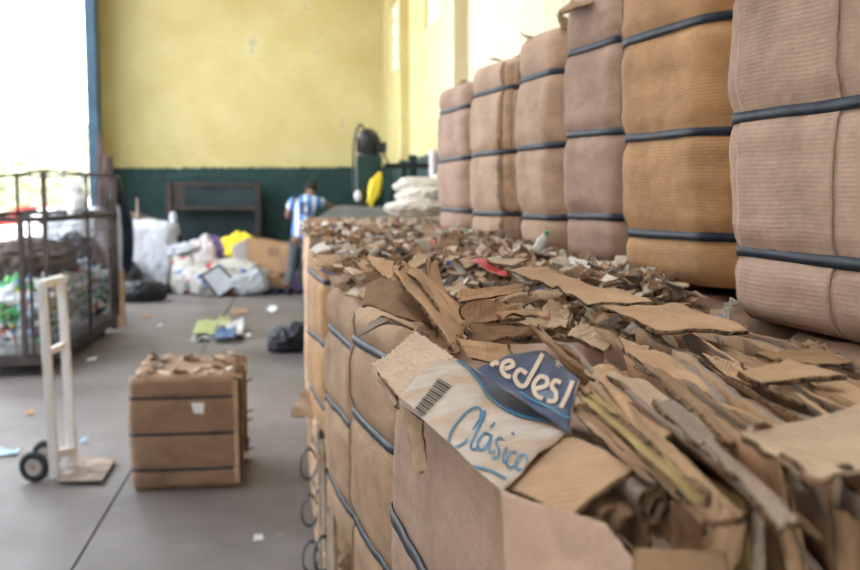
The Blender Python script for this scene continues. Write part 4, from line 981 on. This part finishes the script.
for k in range(8):
    mb = MB(); kk = (0, 0, 1, 2, 0, 3, 0, 2)[k]; bottle_mb(mb, .24, .04)
    mb.cyl((0, 0, .225), (0, 0, .245), .015, 8, 1)
    if k % 2 == 0:
        n = 10; V = [Vector((.041 * math.cos(2 * PI * i / n), .041 * math.sin(2 * PI * i / n), z)) for z in (.08, .145) for i in range(n)]
        mb.add(V, [(i, (i + 1) % n, n + (i + 1) % n, n + i) for i in range(n)], 2)
    var.append((mb, kk, [BM[kk], caps[k % 5], labm[k % 4]], None))
protos = {}
r = random.Random(77); placed = []
def put_bottle(x, y, z):
    i = r.randrange(8); mb, kk, mats, _ = var[i]
    e = Euler((r.uniform(0, 6.28), r.uniform(0, 6.28), r.uniform(0, 6.28)))
    if i not in protos:
        o = mb.build('plastic_bottle', mats, None, True, label=names[kk][0], cat='bottle', group=names[kk][1]); protos[i] = o
    else: o = protos[i].copy(); col.objects.link(o)
    c = e.to_matrix() @ Vector((0, 0, .12)); o.location = Vector((x, y, z)) - c; o.rotation_euler = e
for k in range(150):
    t = r.random(); put_bottle(CX1 + (CXF - CX1) * t - .14 - r.random() * .07, CY0 + .15 + (CY1 - CY0 - .3) * t, .34 + (.30 + .12 * t) * r.random())
for k in range(70): put_bottle(r.uniform(CX0 + .15, CX1 - .14), CY0 + .1 + r.uniform(0, .12), r.uniform(.34, .66))
for k in range(75): y = r.uniform(CY0 + .2, CY1 - .2); put_bottle(r.uniform(CX0 + .15, CX1 - .16), y, .68 + .04 * (y - CY0) + r.uniform(0, .06))
lump('net_sack', ((CX0 + CX1) / 2 - .05, 11.5, .72), (.8, 1.9, .44), 61, 'darknet', crease=.2, label='dark brown net sack lying on the bottles inside the cage', cat='sack') if 'darknet' in M else None
# clothes and netting on the cage's far corner
xj = at(125, 235, Y=13.1)
j = lump('hanging_jacket', (xj.x, 13.1, 1.05), (.2, .16, .76), 62, 'navycloth', flat=False, crease=.12, label='navy jacket hanging at the far corner of the cage beside the white sack', cat='jacket'); j.location.z = at(125, 236, Y=13.1).z
xj = at(116, 190, Y=13.0); lump('tied_bundle', (xj.x, 13.0, at(118, 192, Y=13).z), (.15, .14, .36), 63, 'blackbag', flat=False, label='black bundle tied on top of the cage corner post', cat='bundle')
xj = at(118, 240, Y=12.95); lump('hanging_cloth', (xj.x, 12.95, at(118, 240, Y=12.95).z), (.09, .08, .78), 64, 'sackw', flat=False, crease=.1, label='strip of white cloth hanging beside the navy jacket', cat='cloth')
wp = at(122, 326, z=0); MB().beam((wp.x, wp.y, 0), (wp.x, wp.y, .68), .085, .085).build('wooden_post', noisy('raw_wood', (.24, .15, .08), (.32, .21, .12), 8, .8, .2, .003, sc=(4, 4, .6)), None, label='short wooden post standing at the far corner of the cage', cat='post')
bp = at(111, 300, Y=13.0); MB().beam((bp.x, 13.2, 0), (bp.x, 13.2, 2.0), .10, .06).build('steel_post', M['darksteel'], None, label='brown upright post holding the netting by the cage', cat='post')
netm = noisy('brown_netting', (.13, .08, .08), (.18, .12, .11), 20, .9, 0); N, L, b = nt(netm); b.inputs['Alpha'].default_value = .45; M['net'] = netm
patch('netting', [at(92, 262, Y=13.15), at(113, 272, Y=13.15), at(114, 178, Y=13.15), at(97, 128, Y=13.15)], netm, th=.004, n=(10, 14), jag=.03, wob=.03, seed=5, edge=netm, label='brown see-through netting hanging from the post to the cage', cat='netting')
# white bags and dark things behind the cage, in the bay
for k, (px, py, Y, sz, m, lab) in enumerate((
    (88, 262, 14.6, (.75, .6, .95), 'sackw', 'white plastic bag heap seen through the far side of the cage'),
    (60, 262, 14.8, (.8, .6, .9), 'sackw', 'bluish white bag left of the other bag behind the cage'),
    (72, 250, 13.6, (.7, .4, .35), 'blackbag', 'dark bag lying before the white bags behind the cage'),
    )):
    p = at(px, py, Y=Y); lump('plastic_bag', (p.x, Y, 0), (sz[0], sz[1], p.z + sz[2] * .75), 70 + k, m, crease=.22, label=lab, cat='bag')
p = at(72, 200, Y=12.6); lump('dark_tangle', (p.x, 12.75, p.z), (.17, .14, .30), 75, 'greyfilm', flat=False, crease=.5, label='grey tangled bundle hung on the far rail of the cage', cat='bundle')
gf = empty('gate_frame', (0, 0, 0), label='thin pale gate frame standing outside the open bay', cat='gate')
for px in (62, 80): q = at(px, 125, Y=15.5); MB().beam((q.x, 15.5, -.2), (q.x, 15.5, q.z), .04).build('post', M['sackw'], gf)
a = at(62, 125, Y=15.5); b_ = at(80, 127, Y=15.5); MB().beam(a, b_, .04).build('top_bar', M['sackw'], gf)
# outside: trees and parked cars
leafm = noisy('sunlit_leaves', (.38, .42, .28), (.55, .58, .42), 3, .8, .6, .2)
bark = noisy('bark', (.16, .12, .09), (.24, .19, .14), 6, .9)
for k, (px, Y, h, w_) in enumerate(((14, 38, 4.2, 6.0), (48, 50, 5.4, 6.5), (74, 62, 5.6, 7))):
    p = at(px, 190, Y=Y); t = empty('tree', (p.x, Y, -.2), label=('broad leafy tree far outside, leftmost in the bay', 'taller leafy tree far outside, in the middle of the bay', 'leafy tree far outside nearest the blue jamb')[k], cat='tree')
    MB().tube([(0, 0, 0), (.1, 0, h * .3), (.0, .1, h * .6)], [.28, .2, .1], 10).build('trunk', bark, t, True)
    bm = bmesh.new(); rr = random.Random(k)
    V = []; Fc = []
    for q in range(3200):
        d = Vector((rr.gauss(0, 1), rr.gauss(0, 1), rr.gauss(0, 1))).normalized() * (rr.random() ** .4)
        sc_ = 1 + .3 * nz(d * 2, 1, k); c = Vector((d.x * w_ / 2 * sc_, d.y * w_ / 2 * sc_, h * .62 + d.z * h * .36 * sc_)); e = Euler((rr.uniform(0, 6), rr.uniform(0, 6), 0)).to_matrix(); s_ = rr.uniform(.12, .24)
        n = len(V); V += [c + e @ Vector(v) * s_ for v in ((-1, 0, 0), (0, -.5, .1), (1, 0, 0), (0, .5, .1))]; Fc.append((n, n + 1, n + 2, n + 3))
    bm.free(); mesh('crown', V, Fc, leafm, t, False)
carm = [noisy('red_car_paint', (.45, .03, .03), (.5, .05, .04), 2, .3, 0), noisy('white_car_paint', (.7, .7, .72), (.75, .75, .77), 2, .3, 0)]
darkglass = mat('car_glass', (.02, .025, .03), .1)
for k, (px, Y) in enumerate(((38, 33), (66, 29))):
    p = at(px, 190, Y=Y); t = empty('car', (p.x, Y, -.22), R(20), label=('red car parked far outside the open bay', 'white car parked outside, right of the red one')[k], cat='car')
    pr = [(-2.0, .35), (-2.0, .8), (-1.75, .95), (-1.0, 1.0), (-.55, 1.42), (.75, 1.45), (1.35, 1.0), (1.95, .9), (2.0, .35)]
    V = [Vector((x, y, z)) for y in (-.82, .82) for x, z in pr]; n = len(pr)
    mesh('body', V, [tuple(range(n)), tuple(range(2 * n - 1, n - 1, -1))] + [(i, i + n, (i + 1) % n + n, (i + 1) % n) for i in range(n)], carm[k], t, False)
    V = [Vector((x, y, z)) for y in (-.835, .835) for x, z in ((-.85, 1.02), (-.48, 1.36), (.68, 1.38), (1.12, 1.02))]
    mesh('side_windows', V, [(0, 1, 2, 3), (7, 6, 5, 4), (0, 3, 7, 4), (1, 5, 6, 2), (0, 4, 5, 1), (3, 2, 6, 7)], darkglass, t, False)
    for x in (-1.25, 1.25):
        for y in (-.8, .8): MB().cyl((x, y - .1, .32), (x, y + .1, .32), .32, 18).build('wheel', M['rubber'], t)

# ---- baling press, grey sheet, sacks at the far end
M['press'] = noisy('dark_green_paint', (.008, .028, .022), (.018, .045, .036), 6, .4)
M['iron'] = noisy('black_iron', (.010, .010, .012), (.03, .03, .033), 10, .4)
YP = 12.2
def pz_(px, py, Y=YP): return at(px, py, Y=Y)
pc = pz_(369, 200)
ps = empty('baling_press', (pc.x, YP, 0), label='dark green hydraulic baling press standing in the far right corner with a motor on top', cat='machine')
sc_ = (pz_(383, 200).x - pz_(355, 200).x)
zt = pz_(369, 156).z; zb = 0
MB().box((0, 0, zt / 2 + .55), (sc_ * .9, .32, zt - 1.1)).build('column', M['press'], ps, bevel=.01)
MB().box((0, 0, .62), (.95, .7, 1.24)).build('press_chamber', M['press'], ps, bevel=.01)
zm = pz_(369, 143).z
mb = MB(); mb.tube([(0, 0, zt - .04), (0, 0, zt + .03), (0, 0, zt + .03), (0, 0, zt + .2), (0, 0, zt + .26), (0, 0, zt + .30)], [.13, .13, .11, .12, .10, .04], 20); mb.build('motor', M['iron'], ps, True)
mb = MB()
for k in range(12): a = 2 * PI * k / 12; mb.box((.12 * math.cos(a), .12 * math.sin(a), zt + .12), (.025, .008, .16), Matrix.Rotation(a, 3, 'Z'))
mb.build('cooling_fins', M['iron'], ps)
MB().box((.14, -.08, zt + .09), (.1, .1, .12)).build('terminal_box', M['iron'], ps, bevel=.01)
L_ = pz_(355, 165).x - pc.x
mb = MB(); pts = [Vector((-.02, -.12, zt + .24)), Vector((-.08, -.14, zt + .33)), Vector((L_ + .03, -.14, zt + .30)), Vector((L_ - .02, -.14, zt + .1)), Vector((L_ - .02, -.16, zt - .4)), Vector((L_ + .06, -.17, zt - .7))]
sp = []
for i in range(len(pts) - 1):
    for s in range(6):
        t = s / 6; p0 = pts[max(i - 1, 0)]; p1 = pts[i]; p2 = pts[i + 1]; p3 = pts[min(i + 2, len(pts) - 1)]
        sp.append(.5 * ((2 * p1) + (p2 - p0) * t + (2 * p0 - 5 * p1 + 4 * p2 - p3) * t * t + (3 * p1 - p0 - 3 * p2 + p3) * t ** 3))
MB().tube(sp, .012, 8).build('hydraulic_hose', M['iron'], ps, True)
MB().tube([(.1, -.1, zt + .1), (.2, -.12, zt - .05), (.26, -.1, zt - .35), (.2, -.12, zt - .7)], .010, 8).build('hydraulic_hose', M['iron'], ps, True)
for k, (x, z) in enumerate(((-.1, zt - .42), (-.04, zt - .56), (.06, zt - .30), (-.02, zt - .72), (.04, zt - .8))):
    MB().box((x, -.2, z), (.12, .1, .09)).build('valve_block', M['iron'], ps, bevel=.012)
MB().cyl((-.03, -.2, zt - 1.0), (-.03, -.2, zt - .35), .035).build('hydraulic_cylinder', M['iron'], ps, True)
for s in (-1, 1): MB().box((s * .2, -.05, zt - .95), (.1, .25, .07)).build('bracket', M['iron'], ps, bevel=.01)
c = pz_(358, 196, YP - .3); o = lump('metal_canister', c, (.08, .08, .12), 81, 'sackp', flat=False, crease=.03, sub=3, parent=None, label='small grey round can at the left side of the press column', cat='can')
c = pz_(375, 189, YP - .35); o = lump('yellow_glove', c, (.11, .1, .28), 82, 'yellow', flat=False, crease=.4, label='yellow rag hanging on the front of the press', cat='rag'); o.rotation_euler = (0, R(14), 0)
MB().beam(pz_(384, 166, YP), (XR, YP, pz_(384, 166, YP).z), .05, .06).build('wall_beam', M['iron'], None, label='dark horizontal bar from the press to the right wall', cat='bar')
c = pz_(413, 200, 13.2); MB().beam((c.x, 13.2, 0), (c.x, 13.2, pz_(413, 155, 13.2).z), .10, .10).build('wall_post', M['press'], None, label='dark post by the right wall behind the white sacks', cat='post')
c = pz_(433, 180, 10.6); t = empty('wall_pipe', (min(c.x, XR - .06), 10.6, 0), label='pinkish vertical pipe on the green part of the right wall', cat='pipe'); MB().cyl((0, 0, 0), (0, 0, 1.98), .035, 12).build('pipe', M['sackp'], t, True)
c = pz_(432, 181, 10.3); MB().tube([(0, 0, c.z - .35), (0, 0, c.z)], .055, 14).build('blue_container', M['bluefilm'], t, True, label='dark blue container fixed to the pipe')  # blue container, joined to the pipe without a bracket of its own
# work table with the grey sheet
tbp = [at(318, 219, z=1.385), at(400, 217, z=1.385), at(404, 210, z=1.40), at(350, 208, z=1.42)]
M['greysheet'] = noisy('grey_rubber_sheet', (.07, .075, .085), (.11, .115, .13), 4, .5)
x0 = min(p.x for p in tbp); y0 = tbp[0].y
wt = empty('work_table', (0, 0, 0), label='steel sorting table behind the stack in front of the baling press', cat='table')
ty0, ty1, tx0, tx1 = 9.75, 11.5, .10, 1.05
MB().box(((tx0 + tx1) / 2, (ty0 + ty1) / 2, 1.30), (tx1 - tx0, ty1 - ty0, .04)).build('table_top', M['darksteel'], wt)
for x in (tx0 + .05, tx1 - .05):
    for y in (ty0 + .05, ty1 - .05): MB().beam((x, y, 0), (x, y, 1.28), .05).build('leg', M['darksteel'], wt)
patch('rubber_sheet', [(tx0 + .04, ty0 - .05, 1.345), (tx1 + .1, ty0 - .05, 1.335), (tx1, ty1, 1.41), (tx0 + .35, ty1 - .1, 1.44)], 'greysheet', th=.012, n=(24, 18), jag=.02, wob=.02, curl=.03, seed=6, edge='greysheet', label='dark grey flat sheet lying on the table in front of the press', cat='sheet')
M['sackc'] = plast('cream_sack', (.55, .5, .44), (.68, .63, .56), .7)
for k, (px, py, Y, sz, lab) in enumerate(((420, 207, 7.6, (.42, .5, .12), 'white folded sack lying lowest at the far end of the stack'), (424, 199, 7.7, (.38, .45, .12), 'white folded sack in the middle of the far pile'), (418, 191, 7.8, (.32, .4, .10), 'white folded sack on top of the far pile'), (436, 197, 8.1, (.3, .4, .26), 'bulging white sack right of the folded ones'))):
    p = at(px, py, Y=Y); lump('folded_sack', (p.x, Y, 1.415 + (0, .085, .165, 0)[k]), (sz[0], sz[1], sz[2] * 1.15), 90 + k, 'sackc', crease=.2, label=lab, cat='sack')

# ================================================================== THE MAN
skin = noisy('skin', (.22, .115, .07), (.26, .14, .09), 8, .6, 0)
hairm = noisy('dark_hair', (.008, .006, .005), (.02, .016, .013), 30, .8, .3)
trou = noisy('grey_trousers', (.075, .08, .085), (.11, .115, .12), 8, .85, .3)
jer = mat('striped_jersey', (.7, .7, .72), .7); N, L, b = nt(jer); v = coord(jer); sx = N.new('ShaderNodeSeparateXYZ'); L.new(v, sx.inputs[0])
st_ = mathn(jer, 'SINE', mathn(jer, 'MULTIPLY', mathn(jer, 'ADD', sx.outputs[0], .02), 2 * PI / .135))
L.new(ramp(jer, st_, [(.46, (.10, .22, .52)), (.56, (.70, .73, .79))]), b.inputs['Base Color'])
YM = 17.0
man = empty('person', (at(297, 292, Y=YM).x, YM, 0), label='man in a light blue and white striped football shirt bending over the far end of the stack, seen from behind', cat='person')
man['label'] = 'man in light blue and white striped shirt numbered 10, bending over, seen from behind'
ml = man.location.copy()
def J(px, py, dy=0): return at(px, py, Y=YM + dy) - ml
def skin_mesh(name, nodes, edges, m, parent, sub=2):
    me = bpy.data.meshes.new(name); me.from_pydata([tuple(n[0]) for n in nodes], edges, []); me.materials.append(m)
    o = bpy.data.objects.new(name + '_rig', me); col.objects.link(o)
    sk = o.modifiers.new('s', 'SKIN'); sk.use_smooth_shade = True; ss = o.modifiers.new('ss', 'SUBSURF'); ss.levels = sub; ss.render_levels = sub
    for i, n in enumerate(nodes):
        rr_ = n[1] if isinstance(n[1], tuple) else (n[1], n[1]); me.skin_vertices[0].data[i].radius = rr_
    me.skin_vertices[0].data[0].use_root = True
    dg = bpy.context.evaluated_depsgraph_get(); dg.update(); nm = bpy.data.meshes.new_from_object(o.evaluated_get(dg)); bpy.data.objects.remove(o)
    nm.name = name; nm.materials.clear(); nm.materials.append(m); q = bpy.data.objects.new(name, nm); col.objects.link(q); q.parent = parent
    nm.polygons.foreach_set('use_smooth', [True] * len(nm.polygons)); return q
pel = J(300, 238.5, .02); wst = J(301, 226, .03); chs = J(304, 211, .10); upc = J(307, 201, .17); nck = J(309.5, 195, .22); hd0 = J(311.5, 191.5, .26); hd1 = J(312.5, 188, .29)
sL = J(293, 201, .14); sR = J(320, 201, .18); eL = J(287, 216, .18); hL = J(294, 220, .36); eR = J(331, 207, .30); hR = J(342, 212, .50)
hpL = J(295, 240, 0); hpR = J(306, 240, 0); kL = J(292, 264, .04); kR = J(304, 264, .10); aL = J(288, 288, -.02); aR = J(301, 289, .10)
nodes = [(pel, (.10, .075)), (wst, (.115, .085)), (chs, (.135, .09)), (upc, (.11, .075)), (nck, .052), (hd0, .075), (hd1, (.085, .095)),
         (sL, .06), (eL, .042), (hL, .03), (sR, .06), (eR, .042), (hR, .03), (hpL, .07), (kL, .058), (aL, .04), (hpR, .07), (kR, .058), (aR, .04)]
ed = [(0, 1), (1, 2), (2, 3), (3, 4), (4, 5), (5, 6), (3, 7), (7, 8), (8, 9), (3, 10), (10, 11), (11, 12), (0, 13), (13, 14), (14, 15), (0, 16), (16, 17), (17, 18)]
# hands: palm, four bent fingers and a thumb each
for hi, (h, e_) in ((9, (hL, eL)), (12, (hR, eR))):
    d = (h - e_).normalized(); side = d.cross(Vector((0, 0, 1))).normalized(); up_ = side.cross(d)
    pm = len(nodes); nodes.append((h + d * .07, (.032, .018))); ed.append((hi, pm))
    for f in range(4):
        b0 = h + d * .10 + side * (f - 1.5) * .021; ln = (.032, .038, .036, .028)[f]
        i0 = len(nodes); nodes += [(b0, .009), (b0 + d * ln - up_ * .01, .008), (b0 + d * ln * 1.6 - up_ * .035, .007)]; ed += [(pm, i0), (i0, i0 + 1), (i0 + 1, i0 + 2)]
    i0 = len(nodes); b0 = h + d * .04 - side * .038; nodes += [(b0, .010), (b0 + d * .035 - side * .012 - up_ * .01, .009)]; ed += [(hi, i0), (i0, i0 + 1)]
skin_mesh('body', nodes, ed, skin, man)
jn = [(J(299.5, 242.5, 0), (.180, .138)),  (wst, (.160, .120)), (chs, (.185, .130)), (upc, (.155, .105)), (J(309, 196.5, .20), .07), (sL, .082), (sL.lerp(eL, .62), .070), (sR, .082), (sR.lerp(eR, .62), .070)]
jo = skin_mesh('shirt', jn, [(0, 1), (1, 2), (2, 3), (3, 4), (3, 5), (5, 6), (3, 7), (7, 8)], jer, man)
skin_mesh('trousers', [(J(300, 236.5, 0), (.158, .125)), (hpL + Vector((0, 0, -.03)), .105), (kL, .08), (J(288, 286, -.02), .072), (hpR + Vector((0, 0, -.03)), .105), (kR, .08), (J(301, 287, .1), .072)], [(0, 1), (1, 2), (2, 3), (0, 4), (4, 5), (5, 6)], trou, man)
hr = lump('hair', hd1 + Vector((0, -.012, .028)), (.18, .20, .19), 95, hairm, flat=False, crease=.04, sub=3, parent=man)
for s, px in ((-1, 305.5), (1, 318)): lump('ear', J(px, 189, .25), (.025, .04, .06), 96, skin, flat=False, crease=.02, sub=2, parent=man)
fc = MB(); fc.tube([hd0 + Vector((0, .09, -.0)), hd0 + Vector((0, .115, -.015))], [.016, .012], 8); fc.build('nose', skin, man, True)
for a_ in (aL, aR):
    o = lump('shoe', Vector((a_.x, a_.y + .07, 0)), (.11, .29, .12), 97, 'navycloth', crease=.05, sub=3, parent=man)
# the shirt's number, laid on its back
dg = bpy.context.evaluated_depsgraph_get(); dg.update()
def back(px, py):
    o_ = CAM - ml; d = (at(px, py, Y=YM) - CAM).normalized()
    ok, loc_, n_, _ = jo.ray_cast(o_, d)
    return (loc_ - d * .02) if ok else J(px, py, -.15)
M['num'] = noisy('dark_number', (.015, .02, .06), (.03, .035, .09), 20, .6, 0)
strokes('number_ten', [[(298.8, 204.5), (301.2, 202), (300.8, 208), (300.3, 214.5)], [(306, 202), (303.6, 205), (303.2, 210.5), (305, 214.8), (307.6, 213), (308.8, 208), (308, 202.6), (306, 202)]], 1.9, back, M['num'], man, 4)
#END3
#LIGHTS
w = bpy.data.worlds.new('sky'); scene.world = w; w.use_nodes = True
bg = w.node_tree.nodes['Background']; bg.inputs['Color'].default_value = (.86, .93, 1.0, 1); bg.inputs['Strength'].default_value = 4.0
sd = bpy.data.lights.new('sun', 'SUN'); sd.energy = 16; sd.angle = R(1); sd.color = (1, .95, .87)
so = bpy.data.objects.new('sun', sd); col.objects.link(so); so.rotation_euler = (R(-12), R(28), 0)
scene.view_settings.view_transform = 'Standard'; scene.view_settings.look = 'None'; scene.view_settings.exposure = 0.80; scene.view_settings.gamma = 1
